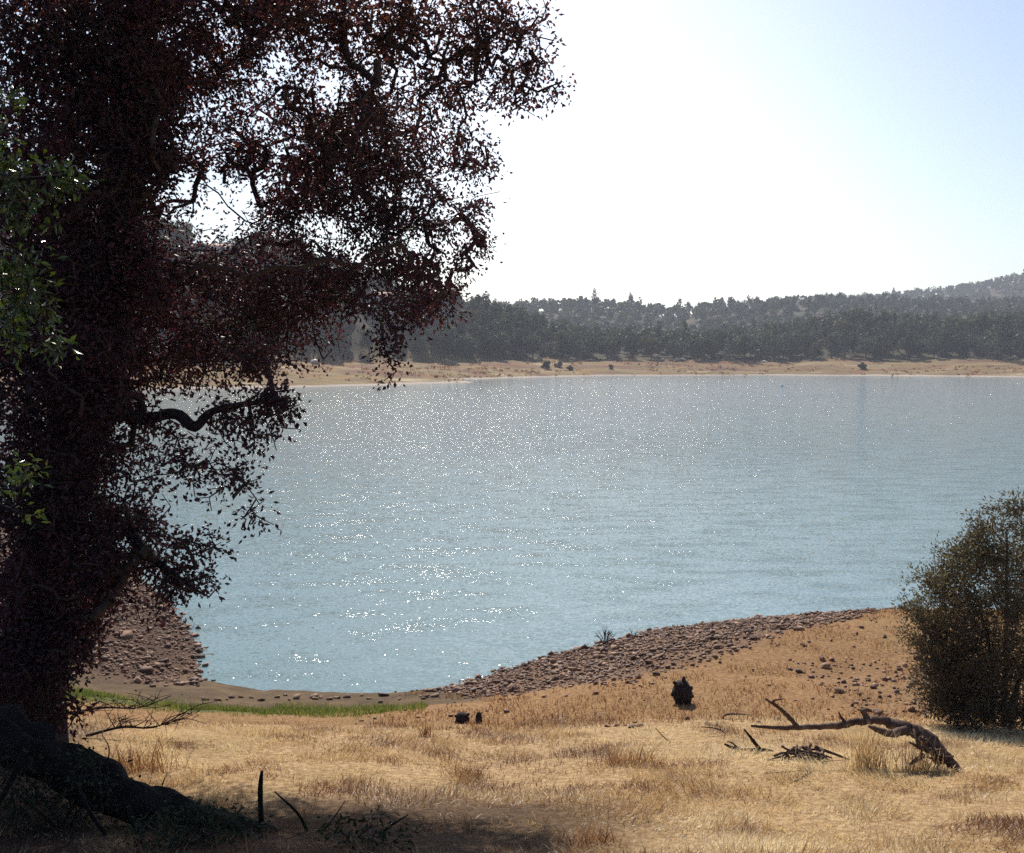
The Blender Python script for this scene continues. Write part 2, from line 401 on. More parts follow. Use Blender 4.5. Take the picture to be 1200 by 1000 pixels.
def litter_shade(x, y, n1):  # leaf litter mask, broadened to paint the oak's shade on the ground
    c = .7 * sm(-x, 6.2, 7.6) * sm(y, 17.5, 19.5) * (1 - sm(y, 40, 50))  # left rocky bank: tree shade put into the ground colour
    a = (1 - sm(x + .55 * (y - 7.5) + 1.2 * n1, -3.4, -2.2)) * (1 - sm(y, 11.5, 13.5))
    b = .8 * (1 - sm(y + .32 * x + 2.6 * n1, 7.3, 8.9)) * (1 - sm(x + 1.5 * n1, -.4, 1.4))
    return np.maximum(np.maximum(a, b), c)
def zones(x, y, s):
    r = np.hypot(x, y); near = 1 - sm(r, 50, 80)
    n1 = fbm(x / 2.2, y / 2.2, 31, 3) - .5
    wid = np.interp(x, [-2.2, 0, 2, 5, 8.5, 10], [.5, 2.6, 4.6, 4.2, 2.2, .6]) + 1.5 * n1
    rock = (1 - sm(s, wid - 1.3, wid + 1.3)) * sm(x, -2.6, -1) * near * (s > -1)
    rock = np.maximum(rock, (1 - sm(s, 5, 9)) * sm(-x, 5.6 , 7.0) * sm(y, 17.5 , 19.5) * near)
    rock = np.maximum(rock, .40 * sm(x, 4.2, 5.5) * (1 - sm(x, 9, 12)) * sm(y, 13.2, 14.2) * (1 - sm(y, 17.5, 19)))
    gy = 15.9 + .5 * n1
    green = (.25 + 1.1 * fbm(x * .9, y * 1.7, 66, 3)) * np.exp(-((y - gy) / .8) ** 2) * (1 - sm(x, -3.6, -1.6)) * sm(x + 11, 0, 2) * near
    green = np.maximum(green, .2 * np.exp(-((y - 16.2) / .6) ** 2) * sm(x, -4, -3) * (1 - sm(x, 1, 2)) * near)
    soil = (1 - sm(x, -2.0, 1.0)) * sm(y, 15.8, 16.8) * near
    turf = sm(y + .35 * n1, 13.0, 14.2) * near + .25 * near
    farb = sm(r, 90, 150)
    wood = sm(s + 14 * (fbm(x / 16, y / 16, 40, 3) - .5), 30, 46) * farb
    lshade = litter_shade(x, y, n1) * near
    o = np.ones_like(x)
    return (np.stack([rock, green, soil, o], 1), np.stack([farb, wood, lshade, o], 1), turf)
build_ground()

# ------------------------------------------------------------------ water
def build_water():
    xs = np.concatenate([np.linspace(-150, -20, 8)[:-1], np.linspace(-20, 30, 101), np.linspace(30, 330, 12)[1:]])
    ys = np.concatenate([np.linspace(17.5, 40, 60), np.linspace(40, 365, 30)[1:]])
    X, Y = np.meshgrid(xs, ys, indexing='ij'); x, y = X.ravel(), Y.ravel()
    s = -sdist(x, y)
    calm = .37 + .19 * sm(s, .5, 8) + .42 * sm(s, 8, 60)
    calm = calm * (1 + .30 * np.exp(-((y - 76) / 12) ** 2) * np.exp(-((x - 2) / 24) ** 2))
    na = len(ys); i = np.arange(len(xs) - 1)[:, None] * na; j = np.arange(na - 1)[None, :]
    q = np.stack([i + j, i + na + j, i + na + j + 1, i + j + 1], -1).reshape(-1, 4)
    o = mesh('lake_water', np.stack([x, y, x * 0], 1), [q], M['water'], None, {'calm': calm}, True)
    tag(o, kind='structure')
build_water()

# ------------------------------------------------------------------ leaves
def leaf_cloud(pos, dirs, L, W, rnd, fold=.25):
    """one folded leaf (two triangles on each side of the midrib as quads) per row"""
    n = len(pos)
    d = dirs / (np.linalg.norm(dirs, axis=1)[:, None] + 1e-9)
    a = rng.normal(size=(n, 3)); side = np.cross(d, a); side /= np.linalg.norm(side, axis=1)[:, None] + 1e-9
    up = np.cross(side, d)
    L = L[:, None]; W = W[:, None]
    base = pos; mid = pos + d * L * .5; tip = pos + d * L * (1) - up * L * .12
    lft = mid + side * W * .5 + up * W * fold; rgt = mid - side * W * .5 + up * W * fold
    V = np.stack([base, lft, tip, rgt], 1).reshape(-1, 3)
    b = np.arange(n) * 4
    f = np.concatenate([np.stack([b, b + 1, b + 2], 1), np.stack([b, b + 2, b + 3], 1)])
    return V, f, np.repeat(rnd, 4)

def grow(paths, attract, step=.16, jitter=.03, droop=.0, tip_r=.0035, power=2.35):
    """paths: list of (polyline Nx3, radii) for the hand-laid limbs; attract: twig end points.
    returns nodes, parent indices, radii, children-first order, index where the twigs begin"""
    nodes = []; par = []; minr = []
    for pts, rad in paths:
        pts = spline(pts, 6); rad = np.interp(np.linspace(0, 1, len(pts)), np.linspace(0, 1, len(rad)), rad)
        if nodes:
            A = np.array(nodes); k = int(np.argmin(((A - pts[0]) ** 2).sum(1)))
        else: k = -1
        for p, r in zip(pts, rad):
            nodes.append(p); par.append(k); minr.append(r); k = len(nodes) - 1
    n0 = len(nodes)
    cap = n0 + len(attract) * 40
    A = np.zeros((cap, 3)); A[:n0] = nodes; n = n0
    core = A[:n0].copy()
    d0 = np.array([((core - a) ** 2).sum(1).min() for a in attract])
    tips = []
    dirn = np.zeros((cap, 3))
    for i in np.argsort(d0):
        a = attract[i]
        dd = np.sqrt(((A[:n] - a) ** 2).sum(1))
        k = int(np.argmin(dd)); dist = dd[k]
        m = max(1, int(dist / step)); prev = k
        p0 = A[k]; bend = rng.normal(size=3) * dist * .12
        for t in range(1, m + 1):
            u = t / m
            q = p0 * (1 - u) + a * u + bend * math.sin(math.pi * u) - np.array([0, 0, droop * dist * u * u * 0]) + rng.normal(size=3) * jitter * (u < 1)
            if n >= cap: break
            A[n] = q; par.append(prev); minr.append(0); dirn[n] = q - A[prev]; prev = n; n += 1
        tips.append(prev)
    A = A[:n]; par = np.array(par); w = np.zeros(n)
    w[np.array(tips)] += 1
    acc = w * tip_r ** power
    for i in range(n - 1, -1, -1):
        if acc[i] == 0: acc[i] = tip_r ** power * .6
        if par[i] >= 0: acc[par[i]] += acc[i]
    rad = np.maximum(acc ** (1 / power), np.array(minr) * 1.0)
    rad[:n0] = np.maximum(np.array(minr[:n0]), np.minimum(rad[:n0], np.array(minr[:n0]) * 1.3))
    return A, par, rad, np.array(tips), n0, dirn[:n]

def chains(par, start, n):
    """split the nodes from start..n into runs"""
    runs = []; cur = []
    for i in range(start, n):
        if cur and par[i] == cur[-1]: cur.append(i)
        else:
            if len(cur) > 1: runs.append(cur)
            cur = [par[i], i] if par[i] >= 0 else [i]
    if len(cur) > 1: runs.append(cur)
    return runs

def plant(name, paths, attract, leafmat, barkmat, leaves_per=14, L=.06, W=.03, spread=.16, step=.16, jitter=.03, tip_r=.0035,
          along=3, crown='crown', limb_sides=10, names=('trunk', 'twigs'), rnd_fn=None, droop=.35, rmax=None):
    A, par, rad, tips, n0, dirn = grow(paths, attract, step, jitter, tip_r=tip_r)
    root = empty(name, tuple(paths[0][0][0]))
    off = np.array(paths[0][0][0])
    g = Geo()
    k = 0
    for pts, r in paths:
        cnt = (len(pts) - 1) * 6 + 1
        idx = list(range(k, k + cnt)); k += cnt
        if par[idx[0]] >= 0: idx = [par[idx[0]]] + idx
        rr = rad[idx].copy()
        if len(rr) > 2 and par[idx[1]] == idx[0]: rr[0] = rr[1]
        big = rr[0] > .2
        g.tube(A[idx] - off, rr, limb_sides * (2 if big else 1), rough=.05 if big else .16, ridge=.16 if big else 0)
    g.build(names[0], barkmat, root, True)
    g = Geo()
    for run in chains(par, n0, len(A)):
        rr = rad[run].copy(); rr[0] = rr[1]
        if rmax: rr = np.minimum(rr, rmax)
        g.tube(A[run] - off, rr, 5 if rr[0] > .015 else 3, cap=False)
    g.build(names[1], M['twig'] if barkmat is M['bark'] else barkmat, root, True)
    if leaves_per:
        # leaves at the twig ends and back along the last few nodes
        base = []; dr = []
        for t in tips:
            q = t
            for b in range(along):
                base.append(A[q]); dr.append(dirn[q])
                if par[q] < n0: break
                q = par[q]
        base = np.array(base); dr = np.array(dr)
        dr /= np.linalg.norm(dr, axis=1)[:, None] + 1e-9
        m = max(1, leaves_per // along)
        bp = np.repeat(base, m, 0); bd = np.repeat(dr, m, 0)
        n = len(bp)
        o = rng.normal(size=(n, 3)); o /= np.linalg.norm(o, axis=1)[:, None]; o *= (rng.random(n) ** .5)[:, None] * spread
        dd = bd * .7 + rng.normal(size=(n, 3)) * .6 + o / spread * .7; dd[:, 2] -= droop
        Ls = L * rng.uniform(.6, 1.25, n); Ws = W * rng.uniform(.7, 1.2, n)
        rv = np.clip(rng.beta(2, 2.2, n) * .9 + (fbm(bp[:, 0] * 1.6, bp[:, 2] * 1.6 + bp[:, 1], 77, 2) - .5) * .7, 0, 1)
        if rnd_fn is not None: rv = rnd_fn(bp, rv)
        V, f, rv4 = leaf_cloud(bp + o - off, dd, Ls, Ws, rv)
        mesh(crown, V, [f], leafmat, root, {'rnd': rv4})
    return root

def blob(px, py, d, rx, ry, dep, n):
    """n points in an ellipsoid centred in direction px,py at distance d (rx, ry in pixels at that distance, dep metres deep)"""
    c = P(px, py, d); k = d / FPX
    u = rng.normal(size=(n, 3)); u /= np.linalg.norm(u, axis=1)[:, None]; u *= (rng.random(n) ** (1 / 2.6))[:, None]
    return c + u * np.array([rx * k, dep, ry * k])

def pp(*a): return np.array([P(*q) for q in a])

# ------------------------------------------------------------------ the big oak at the left
def big_oak():
    base = np.array([-5.5, 10.9, 0]); base[2] = hz(-5.5, 10.9) - .15
    T = [base] + [P(*q) for q in [(38, 800, 10.9), (52, 690, 10.9), (78, 570, 10.9), (104, 450, 11), (126, 340, 11), (146, 225, 11), (160, 100, 11.2), (175, -60, 11.5), (185, -220, 12)]]
    paths = [(np.array(T), [.42, .33, .29, .27, .25, .23, .20, .17, .12, .06]),
        (pp((126,340,11),(165,255,10.3),(210,203,9.9),(250,170,9.8),(290,152,9.8),(345,115,9.9),(390,88,10.2),(430,72,10.6),(520,66,11.3),(622,60,11.5)), [.15,.14,.125,.11,.10,.09,.075,.055,.04,.014]),
        (pp((146,225,11),(190,200,10.2),(230,206,9.9),(262,262,9.8),(300,298,9.8),(345,318,9.8),(400,345,9.9),(440,372,10),(455,425,10.2)), [.09,.08,.07,.06,.05,.04,.03,.02,.008]),
        (pp((108,450,11),(140,480,10.4),(170,491,10),(205,485,9.8),(228,500,9.7),(250,482,9.7),(300,472,9.7),(345,470,9.7)), [.08,.07,.06,.05,.045,.03,.02,.006]),
        (pp((228,500,9.7),(236,535,9.6),(262,572,9.6),(298,603,9.6)), [.03,.022,.015,.006]),
        (pp((92,570,10.9),(140,612,10.2),(175,650,9.9),(215,682,9.8),(245,700,9.8)), [.07,.05,.035,.02,.008]),
        (pp((160,100,11.2),(250,20,11.6),(350,-60,12.2),(470,-120,12.8),(590,-110,13)), [.14,.12,.09,.06,.02]),
        (pp((146,225,11),(230,215,12),(330,220,12.8),(430,232,13.2),(530,262,13.4)), [.12,.10,.08,.05,.012]),
        (pp((290,152,9.8),(350,165,10.9),(430,150,12.6),(500,150,13.2),(560,190,13.4)), [.07,.06,.045,.03,.01]),
        (pp((108,450,11),(200,380,12),(290,350,12.8),(380,330,13.4),(470,330,13.8)), [.12,.10,.08,.05,.01]),
        (pp((126,340,11),(60,250,11.4),(-30,170,12),(-140,120,12.6)), [.14,.12,.08,.02]),
        (pp((92,570,10.9),(20,500,11.2),(-80,450,11.6)), [.12,.08,.02]),
        (pp((160,100,11.2),(90,0,10.2),(20,-110,9.4),(-60,-200,9)), [.13,.10,.06,.02]),
        (pp((160,100,11.2),(60,-60,9.8),(0,-260,8),(-60,-480,6.4)), [.14,.12,.09,.03]),
        (pp((60,-60,9.8),(200,-220,8.6),(380,-420,7.2)), [.09,.07,.02]),
        (pp((175,-60,11.5),(260,-170,12.4),(400,-260,13.4),(520,-260,14)), [.13,.10,.06,.02]),
        (pp((400,345,9.9),(420,300,10.2),(480,310,10.3),(530,345,10.4)), [.025,.018,.012,.005]),
        ]
    B = [ # px, py, d, rx, ry, depth half, count
        (600, 50, 11.6, 62, 62, .7, 85), (560, 110, 11.6, 60, 40, .8, 60), (520, 20, 11.6, 90, 50, 1.0, 190), (400, 20, 11.6, 110, 50, 1.2, 300), (260, 5, 11.6, 110, 45, 1.2, 270),
        (470, 130, 12, 95, 75, 1.4, 210), (380, 150, 12, 90, 60, 1.4, 190), (250, 115, 12, 90, 70, 1.3, 300), (300, 70, 11.8, 90, 50, 1.2, 170), (250, 185, 12, 70, 22, .9, 80), (330, 250, 12.2, 50, 30, .8, 60), (235, 250, 12, 50, 40, .8, 24), (500, 220, 12.6, 80, 60, 1.2, 220), (420, 235, 12.6, 80, 55, 1.4, 230),
        (560, 260, 12.9, 30, 70, .7, 60), (555, 175, 12.4, 34, 40, .6, 40), (520, 350, 12.6, 26, 40, .4, 34), (620, 110, 11.6, 46, 34, .5, 34), (490, 340, 12, 50, 40, .6, 60), (360, 230, 12.3, 60, 45, 1.2, 100), (430, 310, 12.5, 90, 38, 1.5, 190), (510, 310, 12.5, 45, 45, .8, 60), (470, 365, 10.6, 55, 30, .5, 50), (455, 420, 10.3, 14, 50, .2, 22),
        (330, 330, 12.3, 90, 45, 1.8, 210), (240, 360, 12, 90, 60, 1.8, 240), (330, 395, 12.6, 80, 40, 1.4, 110), (215, 425, 11.5, 90, 40, 1.4, 200), (310, 420, 10.5, 45, 30, .6, 48),
        (290, 490, 9.7, 66, 36, .5, 72), (268, 550, 9.7, 68, 54, .5, 58), (325, 475, 9.7, 30, 22, .3, 26), (300, 605, 9.6, 26, 22, .3, 14), (200, 530, 10, 55, 70, .8, 64), (235, 640, 9.7, 34, 22, .4, 22), (215, 685, 9.8, 45, 24, .5, 66),
        (150, 640, 10.2, 60, 45, .8, 130), (110, 560, 10.6, 80, 80, 1.2, 210), (90, 680, 10.6, 80, 60, 1.2, 300), (160, 700, 10.3, 45, 30, .5, 50),
        (60, 420, 11, 110, 120, 1.6, 480), (60, 250, 11.2, 120, 130, 1.7, 560), (80, 90, 11.4, 130, 100, 1.8, 560), (150, 300, 11.5, 60, 90, 1.5, 260), (160, 60, 11.5, 90, 70, 1.5, 260),
        (-90, 200, 11.8, 130, 220, 2.0, 260), (-80, 480, 11.2, 120, 160, 1.8, 240), (20, 600, 10.8, 90, 100, 1.5, 260), (30, 740, 10.6, 60, 50, 1.0, 110),
        (120, -120, 11.5, 200, 110, 2.4, 300), (380, -120, 12.6, 200, 100, 2.2, 300), (560, -90, 13, 90, 70, 1.5, 80), (300, -260, 13, 260, 90, 2.4, 220), (0, -160, 9.6, 150, 90, 1.4, 140),
        (300, 330, 13.6, 110, 90, 1.0, 260), (340, 230, 14.2, 130, 80, 1.2, 300), (420, 170, 14.4, 100, 70, 1.2, 240),
        (60, 620, 9.6, 90, 150, .5, 520), (70, 430, 9.6, 85, 130, .5, 480), (70, 230, 9.8, 95, 150, .6, 560), (90, 60, 9.8, 110, 90, .7, 420), (130, 480, 9.8, 50, 90, .5, 60), (150, 330, 10, 60, 70, .5, 200), (40, 760, 9.6, 70, 50, .5, 160), (150, 150, 10, 70, 90, .6, 240),
        (200, 360, 10.6, 70, 60, .8, 110), (190, 60, 10.4, 50, 90, .6, 200), (175, 10, 10.3, 60, 60, .6, 160), (190, 180, 10.4, 30, 50, .4, 70), (35, 770, 9.5, 70, 60, .5, 200), (60, 840, 9.6, 40, 30, .3, 50), (400, 352, 12.8, 90, 34, .8, 120), (450, 290, 13, 80, 40, .8, 110), (430, 170, 11, 80, 60, .8, 70), (330, 30, 11, 110, 40, .8, 120),
    ]
    att = np.vstack([blob(*b) for b in B])
    # unseen crown added above the frame, to shade the lower left from the sky
    u = rng.normal(size=(2200, 3)); u /= np.linalg.norm(u, axis=1)[:, None]; u *= (rng.random(2200) ** .4)[:, None]
    over = u * (5.0, 4.2, 1.2) + (-4.6, 6.6, 11.6)
    over = over[over[:, 2] > CAMZ + .42 * over[:, 1] + .6]
    # gaps where the sky and the lake show through
    px, py = pix(att[:, 0], att[:, 1], att[:, 2])
    keep = np.ones(len(att), bool)
    holes = [(262, 252, 34, 30, .84), (300, 225, 34, 18, .75), (215, 225, 22, 12, .6), (205, 38, 24, 12, .6), (278, 45, 26, 14, .6), (330, 60, 20, 14, .6), (240, 75, 30, 8, .5), (385, 110, 22, 16, .7), (300, 90, 30, 12, .5), (250, 165, 34, 10, .4),
             (380, 262, 30, 14, .75), (450, 222, 14, 9, .7), (475, 85, 22, 10, .7), (400, 295, 40, 14, .7), (575, 150, 36, 20, .75), (560, 215, 26, 18, .6), (500, 285, 20, 12, .6), (440, 335, 44, 10, .8),
             (232, 480, 16, 12, .8), (200, 560, 18, 20, .6), (215, 600, 26, 26, .7), (150, 640, 16, 12, .95), (90, 520, 28, 22, .6), (60, 490, 20, 14, .5), (130, 590, 16, 14, .5), (165, 690, 24, 30, .8),
             (190, 400, 14, 12, .6), (300, 575, 16, 12, .5), (250, 515, 14, 10, .5), (340, 540, 26, 14, .6)]
    for hx, hy_, rx, ry, pr in holes:
        keep &= ~((((px - hx) / rx) ** 2 + ((py - hy_) / ry) ** 2 < 1) & (rng.random(len(att)) < pr))
    att = np.vstack([att[keep], over])
    def tone(bp, rv):
        # greener leaves high in the crown, russet ones low and out on the tips
        zz = np.clip((bp[:, 2] - 8.9) / 1.8, 0, 1) * np.clip((bp[:, 0] + 4.5) / 2.5, .25, 1)
        return np.where(rng.random(len(rv)) < zz * .7, .93 + .04 * rv, rv * .93)
    o = plant('oak_tree', paths, att, M['oak_leaf'], M['bark'], 13, .066, .037, .18, .17, .03, along=4, tip_r=.0055, rnd_fn=tone, rmax=.05)
    tag(o, 'big dark oak with russet leaves leaning over the left half of the lake', 'tree')
    print('oak attractors', len(att))
big_oak()

# green leafy tree at the left edge, nearer than the oak
def green_tree():
    base = np.array([-3.6, 4.9, 0]); base[2] = hz(-3.6, 4.9) - .1
    paths = [(np.array([base, P(-150, 700, 4.8), P(-130, 480, 4.8), P(-120, 250, 4.8), P(-110, 30, 4.8)]), [.07, .06, .05, .035, .01]),
             (pp((-130, 480, 4.8), (-70, 420, 4.8), (-20, 370, 4.8), (50, 340, 4.8)), [.03, .02, .012, .005]),
             (pp((-120, 280, 4.8), (-60, 240, 4.8), (0, 215, 4.8), (80, 205, 4.8)), [.03, .02, .012, .005]),
             (pp((-140, 600, 4.8), (-80, 585, 4.8), (-10, 590, 4.7), (30, 605, 4.7)), [.02, .015, .01, .005])]
    B = [(40, 205, 4.8, 62, 20, .25, 34), (20, 240, 4.8, 50, 30, .3, 28), (85, 208, 4.8, 18, 8, .1, 6), (8, 165, 4.8, 20, 22, .2, 8), (25, 320, 4.8, 45, 28, .25, 26), (30, 360, 4.8, 40, 26, .25, 26), (60, 405, 4.8, 24, 14, .15, 9), (10, 400, 4.8, 25, 30, .2, 12),
         (-60, 300, 4.8, 80, 160, .4, 70), (15, 560, 4.8, 34, 16, .2, 10), (38, 605, 4.7, 10, 8, .1, 4), (-70, 600, 4.8, 50, 60, .3, 20), (5, 110, 4.8, 14, 12, .1, 5), (-90, 100, 4.8, 60, 100, .4, 30)]
    att = np.vstack([blob(*b) for b in B])
    def tone(bp, rv):
        c = P(42, 350, 4.8); d = np.linalg.norm(bp - c, axis=1)
        return np.where(d < .07, 1.0, rv * .94)
    o = plant('bay_tree', paths, att, M['green_leaf'], M['bark'], 9, .050, .019, .06, .06, .008, tip_r=.002, along=3, rnd_fn=tone, limb_sides=8, rmax=.008)
    tag(o, 'bright green glossy tree with a few orange leaves at the left edge before the oak', 'tree')
green_tree()

# ------------------------------------------------------------------ shrub at the right
def right_shrub():
    c = ground(1160, 852); D = c[1]
    print('shrub at', c)
    paths = []
    base = c + np.array([.35, .2, -.1])
    for k, (px, py) in enumerate([(1150, 720), (1100, 700), (1180, 620), (1220, 610), (1260, 640), (1300, 720), (1120, 780), (1200, 690), (1075, 735)]):
        b = base + np.array([rng.uniform(-.35, .35), rng.uniform(-.3, .3), 0])
        tip = P(px, py, D + rng.uniform(-.5, .6))
        mid = (b + tip) / 2 + np.array([rng.uniform(-.1, .1), rng.uniform(-.1, .1), .18])
        paths.append((np.array([b, (b + mid) / 2 + rng.normal(size=3) * .04, mid, tip]), [.035, .028, .02, .007]))
    B = [(1215, 700, D, 110, 105, 1.2, 900), (1150, 720, D, 75, 100, .9, 600), (1120, 790, D - .1, 62, 60, .8, 420), (1112, 820, D - .2, 34, 34, .5, 120), (1085, 745, D, 34, 30, .4, 60), (1108, 735, D, 46, 60, .6, 130), (1120, 660, D, 34, 30, .4, 40), (1060, 712, D, 20, 9, .2, 8), (1085, 680, D, 22, 16, .3, 16), (1110, 645, D, 22, 18, .3, 16), (1140, 615, D, 24, 18, .3, 18), (1175, 595, D, 26, 14, .3, 18), (1205, 590, D, 30, 14, .3, 20), (1185, 640, D, 60, 50, .7, 150), (1100, 700, D, 46, 46, .5, 60), (1075, 715, D, 32, 16, .3, 18), (1145, 655, D, 28, 34, .4, 36), (1280, 690, D, 90, 100, 1.1, 260), (1180, 800, D - .2, 100, 60, .9, 380), (1200, 838, D - .3, 110, 30, .8, 300), (1125, 835, D - .3, 40, 22, .5, 70)]
    att = np.vstack([blob(*b) for b in B])
    g = height(att[:, 0], att[:, 1]); att = att[att[:, 2] > g + .04]
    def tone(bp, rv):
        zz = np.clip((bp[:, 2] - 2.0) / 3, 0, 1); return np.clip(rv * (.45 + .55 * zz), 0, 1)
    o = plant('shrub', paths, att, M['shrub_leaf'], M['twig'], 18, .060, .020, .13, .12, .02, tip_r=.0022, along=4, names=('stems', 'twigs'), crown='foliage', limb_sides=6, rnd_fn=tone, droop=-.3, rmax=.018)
    tag(o, 'large rounded olive brown shrub on the right bank, cut by the frame', 'shrub')
right_shrub()

# ------------------------------------------------------------------ grass
def blades(roots, L, W, rnd, name, m, lean=.8, flow=True):
    n = len(roots)
    a = rng.uniform(0, 2 * np.pi, n)
    if flow:
        f = fbm(roots[:, 0] / 1.1, roots[:, 1] / 1.1, 55, 3) * 12
        a = np.where(rng.random(n) < .65, f + rng.normal(0, .5, n), a)
    ln = lean * rng.uniform(.3, 1.3, n)
    dx, dy = np.cos(a), np.sin(a)
    hgt = L * np.cos(np.minimum(ln, 1.45)); out = L * np.sin(np.minimum(ln, 1.45))
    sx, sy = -dy, dx
    # width turned towards nothing in particular
    w = rng.uniform(0, np.pi, n); wx, wy = np.cos(w), np.sin(w)
    lv = []
    for t, ww in ((0, 1.0), (.55, .8), (1, .12)):
        ox = out * t ** 1.5; oz = hgt * (t ** .85)
        c = roots + np.stack([dx * ox, dy * ox, oz], 1)
        hw = (W * ww / 2)[:, None] * np.stack([wx, wy, wx * 0], 1)
        lv += [c - hw, c + hw]
    V = np.stack(lv, 1).reshape(-1, 3)
    b = np.arange(n) * 6
    q = np.concatenate([np.stack([b, b + 1, b + 3, b + 2], 1), np.stack([b + 2, b + 3, b + 5, b + 4], 1)])
    return V, q, np.repeat(rnd, 6)

def scatter(n, y0, y1, pw=1.0, xm=.56, extra=.6):
    u = rng.random(n); y = (y0 ** pw + u * (y1 ** pw - y0 ** pw)) ** (1 / pw)
    x = rng.uniform(-1, 1, n) * (xm * y + extra)
    return x, y

def grass():
    n = 330000
    x, y = scatter(n, 5.2, 15.9, .6)
    cl = fbm(x * 2.3, y * 2.3, 60, 3)
    n1 = fbm(x / 2.2, y / 2.2, 31, 3) - .5
    lshade = litter_shade(x, y, n1)
    upper = sm(y + .35 * n1, 13.2, 14.4)
    keep = (rng.random(n) < np.clip((cl - .22) * 2.6, .25, 1)) & (rng.random(n) > lshade * .85) & (rng.random(n) > upper * .72)
    x, y, cl, upper = x[keep], y[keep], cl[keep], upper[keep]
    z = height(x, y)
    L = (.035 + .07 * np.clip(cl - .25, 0, .6) / .45) * rng.uniform(.5, 1.4, len(x)) * (1 - .5 * upper)
    big = fbm(x / 1.7, y / 1.7, 61, 3)
    lshade = litter_shade(x, y, fbm(x / 2.2, y / 2.2, 31, 3) - .5)
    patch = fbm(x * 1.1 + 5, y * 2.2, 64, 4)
    rv = np.clip(.62 + (big - .5) * 1.3 - 4.2 * np.clip(patch - .52, 0, 1) - .16 * (1 - sm(x, -2.5, 2.5)) + rng.normal(0, .17, len(x)) - .3 * upper - .5 * lshade + .16 * sm(x, .5, 4), 0, 1)  # blades coloured darker too where the oak's shade is painted
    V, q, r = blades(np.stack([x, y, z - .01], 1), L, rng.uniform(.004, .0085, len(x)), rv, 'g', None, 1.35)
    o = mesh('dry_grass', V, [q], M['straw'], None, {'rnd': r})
    tag(o, kind='stuff', label='dry matted straw coloured grass covering the slope in the foreground', cat='grass')
    # green strip
    n = 60000
    x = rng.uniform(-9.5, -1.4, n); y = 15.9 + rng.normal(0, .75, n)
    n1 = fbm(x / 2.2, y / 2.2, 31, 3) - .5
    d = np.exp(-((y - 15.9 - .5 * n1) / .7) ** 2) * np.where(x < -2, 1, .3) * np.clip((fbm(x * 1.1, y * 2.2, 66, 4) - .38) * 5, .04, 1)
    k = rng.random(n) < d; x, y = x[k], y[k]
    V, q, r = blades(np.stack([x, y, height(x, y) - .01], 1), .09 * rng.uniform(.5, 1.4, len(x)), rng.uniform(.006, .012, len(x)), rng.random(len(x)), 'g', None, .6, False)
    tag(mesh('green_grass', V, [q], M['lawn'], None, {'rnd': r}), kind='stuff', label='thin strip of fresh green grass at the foot of the slope', cat='grass')
    # low russet weeds on the bank beyond
    n = 46000
    x = rng.uniform(-2, 12, n); y = rng.uniform(13, 25, n)
    s = sdist(x, y); Z = zones(x, y, s)
    k = (s > .5) & (rng.random(n) < .9 - Z[0][:, 0] * .85) & (fbm(x * 1.1, y * 1.1, 70, 3) > .42); x, y = x[k], y[k]
    V, q, r = blades(np.stack([x, y, height(x, y) - .01], 1), .07 * rng.uniform(.4, 1.6, len(x)), rng.uniform(.008, .016, len(x)), rng.random(len(x)), 'g', None, .8, False)
    tag(mesh('russet_weeds', V, [q], M['russet'], None, {'rnd': r}), kind='stuff', label='low russet weeds over the bank behind the fallen branch', cat='weeds')
grass()

def tuft(px, py, label, m, n=90, L=.25, spread=.1, lean=.7, name='grass_tuft', cat='grass tuft'):
    c = ground(px, py)
    o = rng.normal(size=(n, 2)) * spread
    r = np.stack([o[:, 0], o[:, 1] * .7, np.zeros(n)], 1)
    r[:, 2] = height(r[:, 0] + c[0], r[:, 1] + c[1]) - c[2] - .01
    V, q, rv = blades(r, L * rng.uniform(.5, 1.25, n), rng.uniform(.005, .01, n), rng.random(n), 'g', None, lean, False)
    ob = mesh(name, V, [q], m, None, {'rnd': rv}); ob.location = c
    return tag(ob, label, cat)
tuft(1016, 905, 'pale tall dry grass tuft standing under the arch of the fallen branch', M['straw'], 220, .42, .10, .35)
tuft(1075, 905, 'straw grass tuft growing beside the thick base of the fallen branch', M['straw'], 120, .3, .12, .5)
tuft(735, 897, 'dark russet tuft in the pale grass left of the small driftwood', M['russet'], 260, .2, .16, .9)
tuft(545, 912, 'russet tuft in the middle of the sunlit grass', M['russet'], 140, .18, .1, .9)
tuft(500, 864, 'small dark weed at the edge of the green strip below the two stumps', M['russet'], 60, .22, .04, .5, 'weed', 'weed')
tuft(160, 905, 'brown dry weed clump just above the dark log at left', M['russet'], 260, .3, .22, .7, 'weed', 'weed')
tuft(690, 990, 'russet clump at the lower edge of the picture below centre', M['russet'], 160, .15, .12, 1.0)

# ------------------------------------------------------------------ stones
def rock_mesh(seed):
    r = np.random.default_rng(seed)
    import bmesh
    bm = bmesh.new(); bmesh.ops.create_icosphere(bm, subdivisions=1, radius=1)
    V = np.array([v.co[:] for v in bm.verts]); F = np.array([[v.index for v in f.verts] for f in bm.faces]); bm.free()
    V = V * (1 + .36 * r.normal(size=(len(V), 1))) * np.array([1, r.uniform(.6, .9), r.uniform(.45, .75)])
    return V, F
RM = [rock_mesh(k) for k in range(6)]

